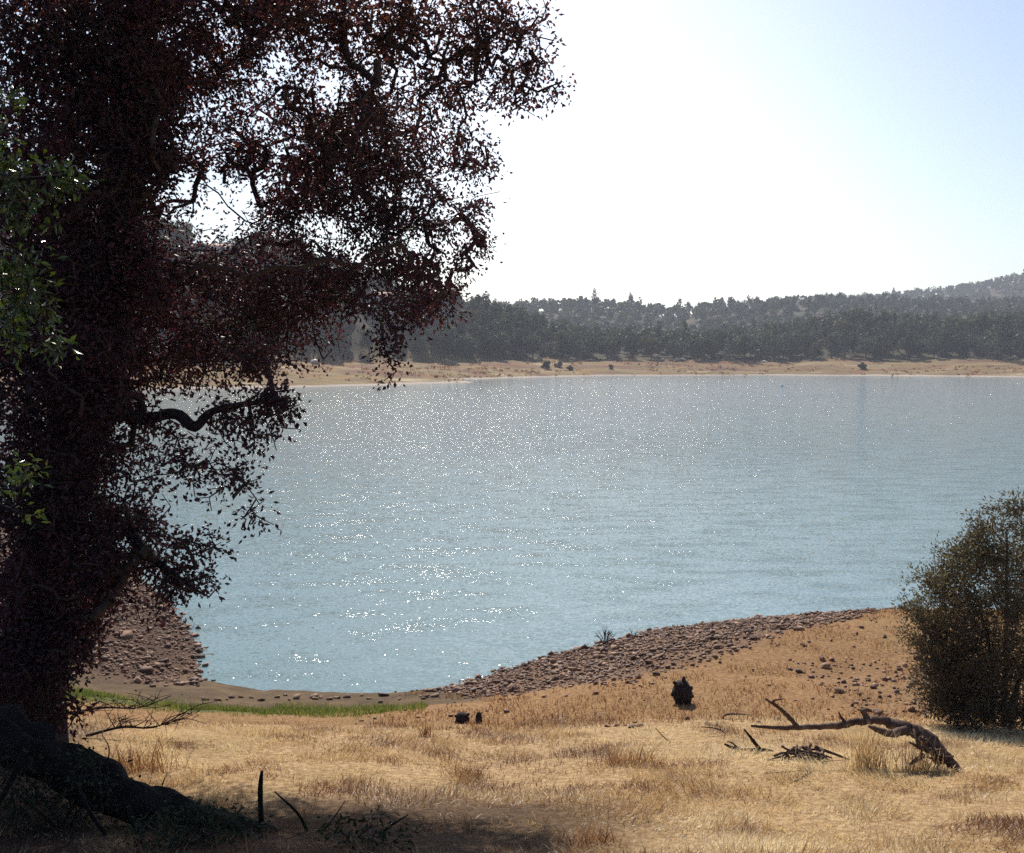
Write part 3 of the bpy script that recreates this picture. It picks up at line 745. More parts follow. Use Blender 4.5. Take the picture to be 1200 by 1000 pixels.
def rubble():
    n = 190000
    x = np.concatenate([rng.uniform(-2.4, 12, n), rng.uniform(-17, -5.6, n // 2)]); y = np.concatenate([rng.uniform(13, 26, n), rng.uniform(17.5, 34, n // 2)])
    s = sdist(x, y); Z = zones(x, y, s)[0][:, 0]
    k = (s > -.25) & (rng.random(len(x)) < np.clip(Z * 1.2 - .25, 0.012, 1) * .36 * np.where(x < 0, .8, .5)); x, y, s = x[k], y[k], s[k]
    z = height(x, y, s)
    size = np.exp(rng.normal(-3.7, .55, len(x))); size = np.clip(size, .01, .10)
    g = []; f = []; a = []; off = 0
    for i in range(len(x)):
        V, F = RM[i % 6]; t = rng.uniform(0, 6.28); c, sn = math.cos(t), math.sin(t)
        W = V * size[i]; W = np.stack([W[:, 0] * c - W[:, 1] * sn, W[:, 0] * sn + W[:, 1] * c, W[:, 2]], 1) + (x[i], y[i], z[i] + size[i] * .25)
        g.append(W); f.append(F + off); off += len(V); a.append(np.full(len(V), rng.random() ** 1.3))
    o = mesh('rubble', np.concatenate(g), [np.concatenate(f)], M['rock'], None, {'rnd': np.concatenate(a)})
    tag(o, kind='stuff', label='reddish brown rubble along the near shore', cat='rubble')
    print('rubble', len(x))
rubble()

protos = []
for k in range(5):
    V, F = rock_mesh(100 + k)
    o = mesh('stone', V, [F], M['rock'], None, {'rnd': np.full(len(V), .2 + .12 * k)})
    protos.append(o)
used = [False] * 5
def stone(x, y, size, label, group, k=None, z=None, name='stone', sq=1.0):
    k = int(rng.integers(5)) if k is None else k
    if used[k]: o = protos[k].copy(); col.objects.link(o)
    else: o = protos[k]; used[k] = True
    o.location = (x, y, (hz(x, y) if z is None else z) + size * .2); o.scale = (size, size * rng.uniform(.8, 1.1), size * sq)
    o.rotation_euler = (rng.uniform(-.3, .3), rng.uniform(-.3, .3), rng.uniform(0, 6.28)); o.name = name
    return tag(o, label, 'stone', group)
cnt = 0
while cnt < 90:
    x, y = rng.uniform(-1.5, 9), rng.uniform(16, 25.5); s = float(sdist(np.array([x]), np.array([y]))[0])
    if s > -.2 and zones(np.array([x]), np.array([y]), np.array([s]))[0][0, 0] > .6:
        stone(x, y, rng.uniform(.035, .08), 'larger reddish stone lying in the rubble slope on the right shore', 'larger stones in the right shore rubble'); cnt += 1
cnt = 0
while cnt < 70:
    x, y = rng.uniform(-13, -6.2), rng.uniform(19.5, 29); s = float(sdist(np.array([x]), np.array([y]))[0])
    if -.3 < s < 5:
        stone(x, y, rng.uniform(.06, .15), 'larger jagged stone in the shaded rocky bank at the left shore', 'larger stones in the left rocky bank'); cnt += 1
for k in range(26):
    px = rng.uniform(235, 520)
    x = (px - 600) / FPX * 19.1; c = ground(px, 819 + rng.uniform(-4, 3))
    stone(c[0], c[1], rng.uniform(.04, .09), 'small dark stone at the waterline of the shallow cove', 'small dark stones along the waterline')
for px in (711, 722, 733, 741, 750, 829, 833, 838):
    c = ground(px, 852 + rng.uniform(-2, 2)); stone(c[0], c[1], rng.uniform(.035, .055), 'small dark stone in the row where the grass meets the bank', 'row of small stones at the grass edge')
c = ground(985, 812); stone(c[0], c[1], .10, 'pale purple grey stone on the bank above the fallen branch', None, 4)
c = ground(772, 771); stone(c[0], c[1], .13, 'wide flat dark stone high in the right shore rubble', None, 0, sq=.4)

# ------------------------------------------------------------------ dead wood
def relp(c, pts): return np.array(pts) - np.array(c)
def fallen_branch():
    b = ground(1118, 903); D = b[1]
    def q(px, py, dd=0): return P(px, py, D + dd)
    root = empty('fallen_branch', tuple(b))
    def mk(name, pts, rad, sides=9, per=7, rough=.22, par=root, mt='dead'):
        s = spline(np.array(pts), per); r = np.interp(np.linspace(0, 1, len(s)), np.linspace(0, 1, len(rad)), rad)
        g = Geo(); g.tube(relp(b, s) + rng.normal(size=s.shape) * r[:, None] * .10, r, sides, rough=rough, ridge=.18 if rad[1] > .04 else 0); return g.build(name, M[mt], par, True)
    mk('trunk', [q(1128, 906, -.1), q(1112, 893), q(1098, 879, .05), q(1082, 864, .1), q(1062, 853, .15), q(1045, 849, .2), q(1032, 844, .25), q(1005, 846, .3), q(985, 850, .3), q(950, 852, .3), q(915, 853, .3), q(880, 851, .3)],
       [.025, .055, .078, .082, .068, .056, .044, .04, .034, .028, .022, .012])
    mk('side_branch', [q(934, 851, .3), q(922, 838, .25), q(912, 829, .2), q(897, 819, .15)], [.024, .022, .018, .010])
    mk('side_branch', [q(912, 829, .2), q(906, 822, .15), q(918, 819, .1)], [.014, .011, .006], 6)
    mk('side_branch', [q(1062, 855, .1), q(1046, 860, 0), q(1030, 856, -.1), q(1018, 851, -.15)], [.045, .04, .03, .012])
    mk('side_branch', [q(992, 848, .3), q(986, 841, .3), q(983, 835, .25)], [.02, .015, .008], 6)
    mk('side_branch', [q(1020, 846, .3), q(1014, 838, .3), q(1008, 832, .25)], [.03, .03, .012], 7)
    mk('side_branch', [q(1010, 834, .25), q(1016, 832, .2), q(1022, 834, .2)], [.02, .022, .01], 7)
    mk('side_branch', [q(1090, 880, -.1), q(1078, 876, -.15), q(1066, 870, -.2)], [.03, .022, .01], 7)
    mk('side_branch', [q(1082, 885, -.1), q(1072, 892, -.15), q(1066, 896, -.2)], [.03, .02, .008], 7)
    mk('root', [q(1112, 894, 0), q(1124, 902, 0), q(1134, 905, 0)], [.05, .03, .01], 7)
    # peeling bark strips on the thick end
    g = Geo()
    for k in range(26):
        t = rng.random(); c0 = q(1062 + 50 * t, 853 + 42 * t + rng.uniform(-6, 8), -.12)
        g.tube(relp(b, [c0, c0 + rng.normal(size=3) * .05 + (.02, 0, -.04), c0 + rng.normal(size=3) * .06 + (.05, 0, -.09)]), [.012, .010, .004], 4)
    g.build('bark_strips', M['dead'])
    bpy.data.objects['bark_strips'].parent = root
    tag(root, 'long dark fallen dead branch arching over the dry grass at the right', 'dead branch')
fallen_branch()

def driftwood(name, label, cat, c, polys, m='dead', group=None):
    """each poly: (points in px/py/depth offset, radii); first is the stem, the others its side branches"""
    D = c[1]; root = empty(name, tuple(c))
    for k, (pts, rad) in enumerate(polys):
        s = spline(np.array([P(a, b_, D + d) for a, b_, d in pts]), 5); r = np.interp(np.linspace(0, 1, len(s)), np.linspace(0, 1, len(rad)), rad)
        g = Geo(); g.tube(relp(c, s), r, 7 if rad[0] > .012 else 5, rough=.3); g.build('stem' if k == 0 else 'twig', M[m], root, True)
    return tag(root, label, cat, group)
driftwood('forked_stick', 'small dark forked stick pointing up, left of the brush heap', 'stick', ground(890, 881),
   [([(849, 872, 0), (858, 876, 0), (872, 879, 0), (892, 879, 0), (906, 880, 0)], [.012, .018, .02, .024, .01]), ([(890, 878, 0), (881, 866, -.05), (872, 855, -.1)], [.024, .018, .008]), ([(866, 878, 0), (858, 871, 0), (852, 869, 0)], [.012, .01, .005])], 'charred')
def brush_heap():
    c = ground(940, 890); D = c[1]; root = empty('brush_heap', tuple(c))
    for k in range(34):
        a = rng.uniform(0, 1); px0 = 912 + 58 * a; top = 869 + 40 * abs(a - .45) ** 1.2
        p0 = P(px0 + rng.uniform(-16, 16), top + rng.uniform(0, 12), D + rng.uniform(-.2, .2)); p2 = P(px0 + rng.uniform(-26, 26), 888 + rng.uniform(-2, 6), D + rng.uniform(-.25, .25))
        s = spline([p0, (p0 + p2) / 2 + rng.normal(size=3) * .04, p2], 4); g = Geo(); g.tube(relp(c, s), np.linspace(.015, .007, len(s)), 5, rough=.4); g.build('stick', M['dead'], root, True)
    for (x1, y1, x2, y2) in ((955, 875, 1000, 892), (925, 880, 908, 894)):
        s = spline([P(x1, y1, D), P((x1 + x2) / 2, (y1 + y2) / 2, D), P(x2, y2, D)], 4); g = Geo(); g.tube(relp(c, s), np.linspace(.02, .008, len(s)), 5, rough=.4); g.build('stick', M['dead'], root, True)
    tag(root, 'low heap of broken reddish brush in the dry grass under the fallen branch', 'brush heap')
brush_heap()
driftwood('dead_twig', 'thin dark twig lying on the grass left of the forked stick', 'twig', ground(790, 868), [([(768, 853, 0), (780, 866, 0), (792, 872, 0), (806, 874, 0), (815, 876, 0)], [.004, .007, .009, .009, .004])])
driftwood('dead_twig', 'thin broken twig leaning in the grass above the forked stick', 'twig', ground(845, 862), [([(822, 852, 0), (835, 853, 0), (845, 856, 0), (852, 862, 0)], [.006, .009, .008, .004]), ([(845, 856, 0), (842, 849, 0)], [.006, .003])])
driftwood('dead_twig', 'short curved red brown twig just behind the fallen branch tip', 'twig', ground(860, 843), [([(846, 846, 0), (850, 838, 0), (862, 837, 0), (880, 838, 0)], [.012, .016, .012, .005])])

# stumps
def stump(px, py, w, h, label, spikes, name='tree_stump'):
    c = ground(px, py); k = c[1] / FPX; W = w * k / 2; H = h * k; root = empty(name, tuple(c))
    g = Geo(); n = 9
    t = np.linspace(0, 1, n); pts = np.stack([.05 * np.sin(t * 4) * W, 0 * t, -.06 + t * (H + .06)], 1)
    r = W * np.interp(t, [0, .2, .5, .8, 1], [.62, .85, 1.0, .85, .45])
    g.tube(pts, r, 12, rough=.35); g.build('body', M['charred'], root, False)
    for (a, e, l) in spikes:
        p0 = np.array([a * W * .7, 0, H * e]); p1 = p0 + np.array([a * W * .55, rng.uniform(-.03, .03), l * H])
        s = spline([p0, (p0 + p1) / 2 + rng.normal(size=3) * .01, p1], 3); g = Geo(); g.tube(s, np.linspace(W * .30, W * .14, len(s)), 6, rough=.5); g.build('snag', M['charred'], root, False)
    return tag(root, label, 'stump')
stump(799, 824, 24, 26, 'dark spiky burnt stump alone on the sunlit bank', [(-.7, .75, .22), (.1, .85, .38), (.8, .55, .18), (.9, .25, .06), (-.9, .35, .06)])
stump(541, 848, 17, 13, 'squat dark stump, the wider of the pair at the foot of the rubble', [(.9, .7, .2), (-.8, .6, .1)])
stump(561, 848, 8, 14, 'narrow dark stump just right of the squat one at the foot of the rubble', [(.9, .8, .15), (-.5, .8, .1)])

# big dark log lower left, with snag and side branches
def dark_log():
    c = ground(230, 975); root = empty('fallen_log', tuple(c))
    def mk(name, pts, rad, sides=12, rough=.22, mt='logbark', ridge=0):
        s = spline(np.array(pts), 14 if ridge else 6); r = np.interp(np.linspace(0, 1, len(s)), np.linspace(0, 1, len(rad)), rad)
        g = Geo(); g.tube(relp(c, s), r, sides, rough=rough, ridge=ridge); return g.build(name, M[mt], root, True)
    D = 7.4
    mk('log', [P(-160, 810, 8.6), P(-60, 838, 8.3), P(20, 872, 8.0), P(90, 905, 7.8), P(170, 945, 7.6), P(250, 968, 7.4), P(330, 985, 7.3), P(420, 1010, 7.2)], [.21, .21, .19, .16, .14, .11, .08, .04], 26, .05, 'logbark', .30)
    mk('snag', [P(308, 992, 7.3), P(306, 960, 7.3), P(305, 925, 7.3), P(307, 904, 7.3)], [.035, .022, .02, .012], 8)
    for (x1, y1, x2, y2, x3, y3, r) in ((365, 985, 350, 955, 322, 928, .014), (372, 985, 390, 960, 405, 938, .007), (430, 990, 455, 970, 478, 955, .012), (150, 945, 165, 985, 190, 1015, .02), (225, 980, 235, 1000, 262, 1030, .02), (90, 920, 110, 960, 150, 1010, .02), (440, 1000, 462, 990, 470, 968, .008), (30, 880, 10, 920, -10, 960, .03), (200, 955, 190, 925, 196, 905, .007), (120, 915, 128, 880, 120, 862, .006)):
        mk('branch', [P(x1, y1, 7.3), P(x2, y2, 7.25), P(x3, y3, 7.2)], [r, r * .8, r * .4], 6)
    tag(root, 'thick dark fallen log sloping across the shaded lower left corner', 'log')
dark_log()

def dead_bough(px, py, label, w=110, seed=3):
    r = np.random.default_rng(seed); c = ground(px, py); k = c[1] / FPX; root = empty('dead_bough', tuple(c))
    L = w * k
    stem = spline([(-L * .55, 0, .05), (-L * .2, .1, .12), (L * .2, 0, .16), (L * .5, .1, .3)], 6)
    g = Geo(); g.tube(stem, np.linspace(.02, .006, len(stem)), 7, rough=.3); g.build('stem', M['charred'], root, True)
    for i in range(20):
        p = stem[int(r.uniform(1, len(stem) - 1))]; a = r.uniform(-1.2, 1.2); l = r.uniform(.15, .55)
        q = p + np.array([l * math.cos(a) * (1 if r.random() < .7 else -1), r.uniform(-.25, .25), l * abs(math.sin(a)) * .6 + .03])
        s = spline([p, (p + q) / 2 + r.normal(size=3) * .03, q], 4); g = Geo(); g.tube(s, np.linspace(.007, .003, len(s)), 5, rough=.3)
        for j in range(3):
            b0 = s[int(r.uniform(2, len(s) - 1))]; g.tube([b0, b0 + r.normal(size=3) * .07 + (0.02, 0, .03)], [.005, .002], 4)
        g.build('twig', M['charred'], root, True)
    tag(root, label, 'dead bough')
def bramble(px, py, w, h, n, label, seed):
    c = ground(px, py, 4, 30); d = c[1]; k = d / FPX
    paths = [(np.array([c + (rng.uniform(-.2, .2), rng.uniform(-.1, .1), -.05), c + (a * w * k * .3, rng.uniform(-.1, .2), h * k * .5), c + (a * w * k * .6, rng.uniform(-.2, .2), h * k * .9)]), [.012, .009, .003]) for a in (-1, -.4, .3, .9)]
    u = rng.normal(size=(n, 3)); u /= np.linalg.norm(u, axis=1)[:, None]; u *= (rng.random(n) ** .4)[:, None]; u[:, 2] = np.abs(u[:, 2])
    att = c + u * (w * k, .45, h * k) + (0, 0, .03)
    tag(plant('bramble', paths, att, M['tree_dark'], M['twig'], 6, .05, .026, .10, .10, .03, tip_r=.002, along=3, names=('stems', 'twigs'), crown='foliage', limb_sides=5, rmax=.008), label, 'bramble')
bramble(60, 965, 120, 90, 240, 'dark leafy bramble in the bottom left corner in front of the log', 1)
bramble(230, 990, 90, 34, 150, 'low dark bramble along the front of the log below its middle', 2)
bramble(425, 992, 70, 16, 60, 'low tangle of dark brush right of the upright snag on the log', 3)
bramble(20, 860, 60, 60, 160, 'dark brush behind the log at the left edge', 4)
dead_bough(140, 842, 'dark dead twiggy bough lying on the soil behind the green strip', 120, 3)
dead_bough(160, 868, 'dead twiggy bough lying across the green grass strip', 110, 8)
driftwood('dead_limb', 'bare dark broken limb lying at the foot of the shaded bank at the left edge', 'dead limb', ground(35, 840), [([(-10, 790, 0), (15, 800, 0), (40, 800, 0), (54, 808, 0)], [.10, .09, .07, .03]), ([(35, 800, 0), (38, 822, 0), (30, 838, 0)], [.05, .04, .03])], 'bark')

# bare sapling on the crest
def sapling(px, py, h, w, label, n):
    c = ground(px, py, 12, 40); k = c[1] / FPX; H = h * k; root = empty('bare_sapling', tuple(c))
    for i in range(n):
        a = rng.uniform(-1, 1); q = np.array([a * w * k / 2, rng.uniform(-.1, .1), H * (1 - .45 * abs(a)) * rng.uniform(.75, 1)])
        s = spline([(0, 0, -.03), q * .5 + (0, 0, H * .08), q], 4); g = Geo(); g.tube(s, np.linspace(.010, .004, len(s)), 4)
        for j in range(5):
            b0 = s[int(rng.uniform(2, len(s) - 1))]; g.tube([b0, b0 + rng.normal(size=3) * .05 + (a * .03, 0, .08)], [.005, .003], 4)
        g.build('stem', M['dead'], root, True)
    tag(root, label, 'sapling')
sapling(709, 757, 24, 26, 'bare leafless sapling silhouetted against the water at the crest of the rubble', 11)
sapling(742, 751, 12, 6, 'tiny bare shoot on the crest right of the leafless sapling', 3)

# ------------------------------------------------------------------ far trees
def crown_pts(kind, r, n):
    if kind == 'pine':
        z = r.beta(1.3, 1.5, n); wd = (1 - z) ** .75 * .9 + .10
        wd = wd * (.75 + .5 * (np.sin(z * 34 + r.uniform(0, 6)) > 0))
        a = r.uniform(0, 6.28, n); q = r.random(n) ** .45
        return np.stack([np.cos(a) * q * wd * .24, np.sin(a) * q * wd * .24, .14 + z * .86], 1)
    k = r.integers(9, 15); out = []
    for i in range(k):
        a = r.uniform(0, 6.28); q = r.uniform(0, .34); zc = r.uniform(.30, .84)
        q *= 1 - .55 * max(0, zc - .5) / .35
        rad = r.uniform(.13, .21); m = n // k
        u = r.normal(size=(m, 3)); u /= np.linalg.norm(u, axis=1)[:, None]; u *= (r.random(m) ** .33)[:, None] * rad
        out.append(u * (1, 1, .8) + (math.cos(a) * q, math.sin(a) * q, zc))
    p = np.vstack(out)
    if kind == 'bush': p[:, 2] = (p[:, 2] - .2) * 1.2
    return p
def far_leafs(p, size, r):
    n = len(p); d = r.normal(size=(n, 3)); d /= np.linalg.norm(d, axis=1)[:, None]
    e = np.cross(d, r.normal(size=(n, 3))); e /= np.linalg.norm(e, axis=1)[:, None]
    s = (size * r.uniform(.6, 1.3, n))[:, None]
    V = np.stack([p - d * s, p + e * s * .7, p + d * s, p - e * s * .6], 1).reshape(-1, 3)
    return V, (np.arange(n * 4).reshape(-1, 4))
def far_proto(kind, seed, m, H, Wd, n=1500):
    r = np.random.default_rng(seed)
    p = crown_pts(kind, r, n); p = p * (Wd if kind != 'pine' else H, Wd if kind != 'pine' else H, H)
    V, q = far_leafs(p, .34 if kind != 'pine' else .30, r)
    lump = fbm(p[:, 0] * .5 + 9, p[:, 2] * .5 + p[:, 1] * .4, seed, 2)
    rv = np.clip(r.normal(.5, .15, len(p)) + (lump - .5) * 1.2, 0, 1)
    root = bpy.data.objects.new(kind, None); col.objects.link(root)
    cr = mesh('crown', V, [q], m, root, {'rnd': np.repeat(rv, 4)})
    g = Geo(); top = .75 if kind == 'pine' else .5
    g.tube([(0, 0, -.8), (.15, 0, H * .2), (0, .1, H * top)], [H * .035, H * .024, H * .010], 6)
    if kind != 'pine':
        for k in range(4):
            a = k * 1.6 + r.uniform(0, 1); g.tube([(.1, 0, H * .18), (math.cos(a) * Wd * .16, math.sin(a) * Wd * .16, H * .42), (math.cos(a) * Wd * .28, math.sin(a) * Wd * .28, H * .6)], [H * .018, H * .012, H * .005], 5)
    tr = g.build('trunk', M['twig'], root)
    ALLCH[root.name] = [cr, tr]
    return root
KN = {'round': ('oak_tree', 'round crowned dark oak'), 'pine': ('pine_tree', 'tall pointed pine'), 'bush': ('bush', 'low rounded bush'), 'grey': ('oak_tree', 'grey green oak'), 'olive': ('oak_tree', 'olive coloured oak')}
FP = {'round': [far_proto('round', 1, M['tree_dark'], 10.5, 11), far_proto('round', 2, M['tree_dark'], 12, 11)],
      'grey': [far_proto('round', 3, M['tree_grey'], 10.5, 10), far_proto('round', 4, M['tree_grey'], 9.5, 11)],
      'olive': [far_proto('round', 5, M['tree_olive'], 9.5, 9.5)],
      'pine': [far_proto('pine', 6, M['tree_dark'], 17, 5, 1300), far_proto('pine', 7, M['tree_grey'], 15, 5, 1200)],
      'bush': [far_proto('bush', 8, M['tree_dark'], 3.4, 5, 600), far_proto('bush', 9, M['tree_olive'], 3.0, 4.5, 600)]}
fresh = {id(o): True for v in FP.values() for o in v}
def put_tree(kind, x, y, sc, label=None, group=None, k=None):
    arr = FP[kind]; p = arr[int(rng.integers(len(arr))) if k is None else k]
    if fresh[id(p)]: o = p; fresh[id(p)] = False
    else:
        o = p.copy(); col.objects.link(o)
        for ch in ALLCH[p_name[id(p)]]:
            c = ch.copy(); col.objects.link(c); c.parent = o
    o.location = (x, y, hz(x, y) - .15); o.rotation_euler = (0, 0, rng.uniform(0, 6.28)); o.scale = (sc * rng.uniform(.9, 1.15),) * 2 + (sc,)
    o.name = KN[kind][0]
    pxx = 600 + FPX * x / y
    if label is None:
        side = 'on the wooded hillside seen through the oak leaves at left' if pxx < 480 else ('in the wood behind the small point of the far shore' if pxx < 700 else ('in the middle of the wood across the lake' if pxx < 940 else 'in the wood at the right end of the far shore'))
        label = KN[kind][1] + ' ' + side; group = label.replace('tall pointed pine', 'tall pointed pines').replace(' oak ', ' oaks ').replace('bush ', 'bushes ')
    tag(o, label, 'bush' if kind == 'bush' else 'tree', group)
    return o
p_name = {id(o): o.name for v in FP.values() for o in v}

HOUSE = [(-45.5, 350), (-100, 338)]
def forest():
    # candidate spots on a jittered grid behind the far bank
    c = []
    for px in np.arange(-40, 1260, 5.2):
        for d in np.arange(215, 1500, 7):
            if rng.random() > np.interp(d, [215, 420, 600, 1500], [.6, .5, .32, .24]): continue
            dd = d + rng.uniform(-5, 5); x = (px + rng.uniform(-5, 5) - 600) / FPX * dd; c.append((x, dd))
    c = np.array(c); s = sdist(c[:, 0], c[:, 1])
    fr = 40 + 12 * (fbm(c[:, 0] / 30, c[:, 1] / 30, 90, 2) - .5)
    k = (s > fr); c = c[k]; s = s[k]
    for hx, hy in HOUSE:
        k = ~((np.abs(c[:, 0] - hx) < 10) & (c[:, 1] < hy + 9) & (c[:, 1] > hy - 34)); c = c[k]; s = s[k]
    # thin to a minimum spacing
    order = np.argsort(s); cell = {}; kept = []
    for i in order:
        x, y = c[i]; md = 4.7 if y < 520 else 8.5
        g = (int(x // 11), int(y // 11)); ok = True
        for a in (-1, 0, 1):
            for b in (-1, 0, 1):
                for j in cell.get((g[0] + a, g[1] + b), ()):
                    if (c[j, 0] - x) ** 2 + (c[j, 1] - y) ** 2 < md * md: ok = False
        if ok: cell.setdefault(g, []).append(i); kept.append(i)
    c = c[kept]; s = s[kept]
    z = height(c[:, 0], c[:, 1]); pxx, pyy = pix(c[:, 0], c[:, 1], z + 9)
    # which crowns show: painter's test front to back over columns of the picture
    o = np.argsort(c[:, 1]); top = np.full(1400, 420.0); score = np.zeros(len(c))
    for i in o:
        w = int(4.5 / c[i, 1] * FPX); a = int(np.clip(pxx[i] - w + 50, 0, 1395)); b = int(np.clip(pxx[i] + w + 50, a + 1, 1400))
        vis = np.clip(top[a:b] - pyy[i], 0, None).sum(); score[i] = vis + max(0, 90 - s[i]) * .6 * (pxx[i] > 330)
        top[a:b] = np.minimum(top[a:b], pyy[i] + 2)
    rank = np.argsort(-score); ind = rank[:285]; rest = rank[285:]
    for i in ind:
        q = rng.random(); px = pxx[i]
        kind = 'pine' if q < .03 else ('grey' if q < .42 else ('olive' if q < .52 else 'round'))
        put_tree(kind, c[i, 0], c[i, 1], rng.uniform(.72, 1.12))
    # the rest of the woodland as one mass
    Vs = []; Qs = []; Rs = []; off = 0; r = np.random.default_rng(5)
    for i in rest:
        far = c[i, 1] > 560; n = 90 if far else 230
        kind = 'pine' if r.random() < .035 else 'round'
        p = crown_pts(kind, r, n); H = r.uniform(8, 13) * (1.25 if kind == 'pine' else 1); p = p * ((H, H, H) if kind == 'pine' else (H * 1.05, H * 1.05, H))
        V, q = far_leafs(p, 1.25 if far else .75, r); V = V + (c[i, 0], c[i, 1], z[i])
        Vs.append(V); Qs.append(q + off); off += len(V); Rs.append(np.full(len(V), r.random() * .7) + np.repeat(r.random(len(p)) * .3, 4))
    o = mesh('woodland', np.concatenate(Vs), [np.concatenate(Qs)], M['tree_grey'], None, {'rnd': np.concatenate(Rs)})
    tag(o, kind='stuff', label='hazy wooded hills beyond the far shore', cat='woodland')
    print('forest', len(ind), len(rest))
forest()
for px, d, kind, sc, lab in [(1064, 372, 'round', .62, 'dark round tree standing forward of the wood on the right of the far bank'),
                             (1010, 352, 'bush', .95, 'lone round bush on the open far bank below the right wood'),
                             (640, 345, 'bush', 1.0, 'dark bush at the left of the clump on the far bank near the point'),
                             (655, 352, 'bush', .8, 'dark bush in the middle of the clump on the far bank near the point'),
                             (668, 346, 'bush', .7, 'small dark bush at the right of the clump on the far bank near the point'),
                             (594, 292, 'bush', .5, 'small bush at the waterline beside the small point'),
                             (716, 352, 'bush', .55, 'low bush at the waterline in the middle of the far shore')]:
    put_tree(kind, (px - 600) / FPX * d, d, sc, lab)
def scrub():
    n = 5200; px = rng.uniform(300, 1230, n); d = rng.uniform(225, 400, n); x = (px - 600) / FPX * d; s = sdist(x, d)
    k = (s > .5) & (s < 46) & (fbm(x / 18, d / 9, 95, 3) + .35 * rng.random(n) > .70); x, d, s = x[k], d[k], s[k]; z = height(x, d, s)
    r = np.random.default_rng(4); Vs = []; Qs = []; Rs = []; off = 0
    for i in range(len(x)):
        m = 7; sz = r.uniform(.25, .8); p = r.normal(size=(m, 3)) * (sz, sz, sz * .3) + (x[i], d[i], z[i] + sz * .25)
        V, q = far_leafs(p, .35, r); Vs.append(V); Qs.append(q + off); off += len(V); Rs.append(np.full(len(V), r.random()))
    tag(mesh('bank_scrub', np.concatenate(Vs), [np.concatenate(Qs)], M['russet'], None, {'rnd': np.concatenate(Rs)}), kind='stuff', label='low scrub and weeds dotting the far bank', cat='scrub')
scrub()
# skyline pines that stand out
for px, d, sc, lab in [(570, 385, 1.0, 'tall paired pine rising above the left hilltop, the left of two'), (581, 387, .9, 'tall paired pine rising above the left hilltop, the right of two'), (597, 392, .85, 'single pine on the falling shoulder of the left hill'),
                       (1183, 1340, 1.3, 'lone pointed pine breaking the skyline at the far right'), (696, 800, 1.1, 'lone pine breaking the far skyline above the middle of the wood'), (738, 800, 1.1, 'lone pine on the far skyline right of the middle one')]:
    put_tree('pine', (px - 600) / FPX * d, d, sc, lab, k=0)

# pale boulders and bleached patches below the far trees
pr = mesh('boulder', RM[1][0], [RM[1][1]], M['palerock'], None, {'rnd': np.full(len(RM[1][0]), .6)})
first = True
for px, d, sz, lab in [(776, 378, 1.6, 'pale boulder at the foot of the trees in the middle of the far wood'), (800, 380, 1.9, 'larger pale boulder right of another at the foot of the far wood'), (895, 382, 1.4, 'pale boulder between dark trunks right of the middle of the far shore'), (1142, 366, 1.2, 'pale boulder under the trees near the right end of the far shore'), (1187, 362, 1.8, 'pale boulder under the trees at the right edge'), (370, 262, 2.2, 'bleached pale boulder above the left part of the far bank')]:
    o = pr if first else pr.copy()
    if not first: col.objects.link(o)
    first = False
    x = (px - 600) / FPX * d; o.location = (x, d, hz(x, d) + sz * .2); o.scale = (sz, sz * .8, sz * .6); o.rotation_euler = (0, 0, rng.uniform(0, 6)); tag(o, lab, 'boulder')

# bleached dead trunks at the right end of the wood
for px, d, h, lab in [(1156, 366, 5.5, 'bleached dead trunk, left of the pair at the right end of the far wood'), (1166, 365, 6, 'bleached dead trunk, right of the pair at the right end of the far wood')]:
    x = (px - 600) / FPX * d; root = empty('dead_tree', (x, d, hz(x, d))); g = Geo(); g.tube([(0, 0, -.3), (.1, 0, h * .5), (.3, 0, h)], [.45, .34, .15], 7); g.build('trunk', M['palerock'], root)
    g = Geo(); g.tube([(.1, 0, h * .5), (.9, .1, h * .75), (1.3, 0, h * .95)], [.2, .13, .05], 5); g.build('limb', M['palerock'], root); tag(root, lab, 'dead tree')

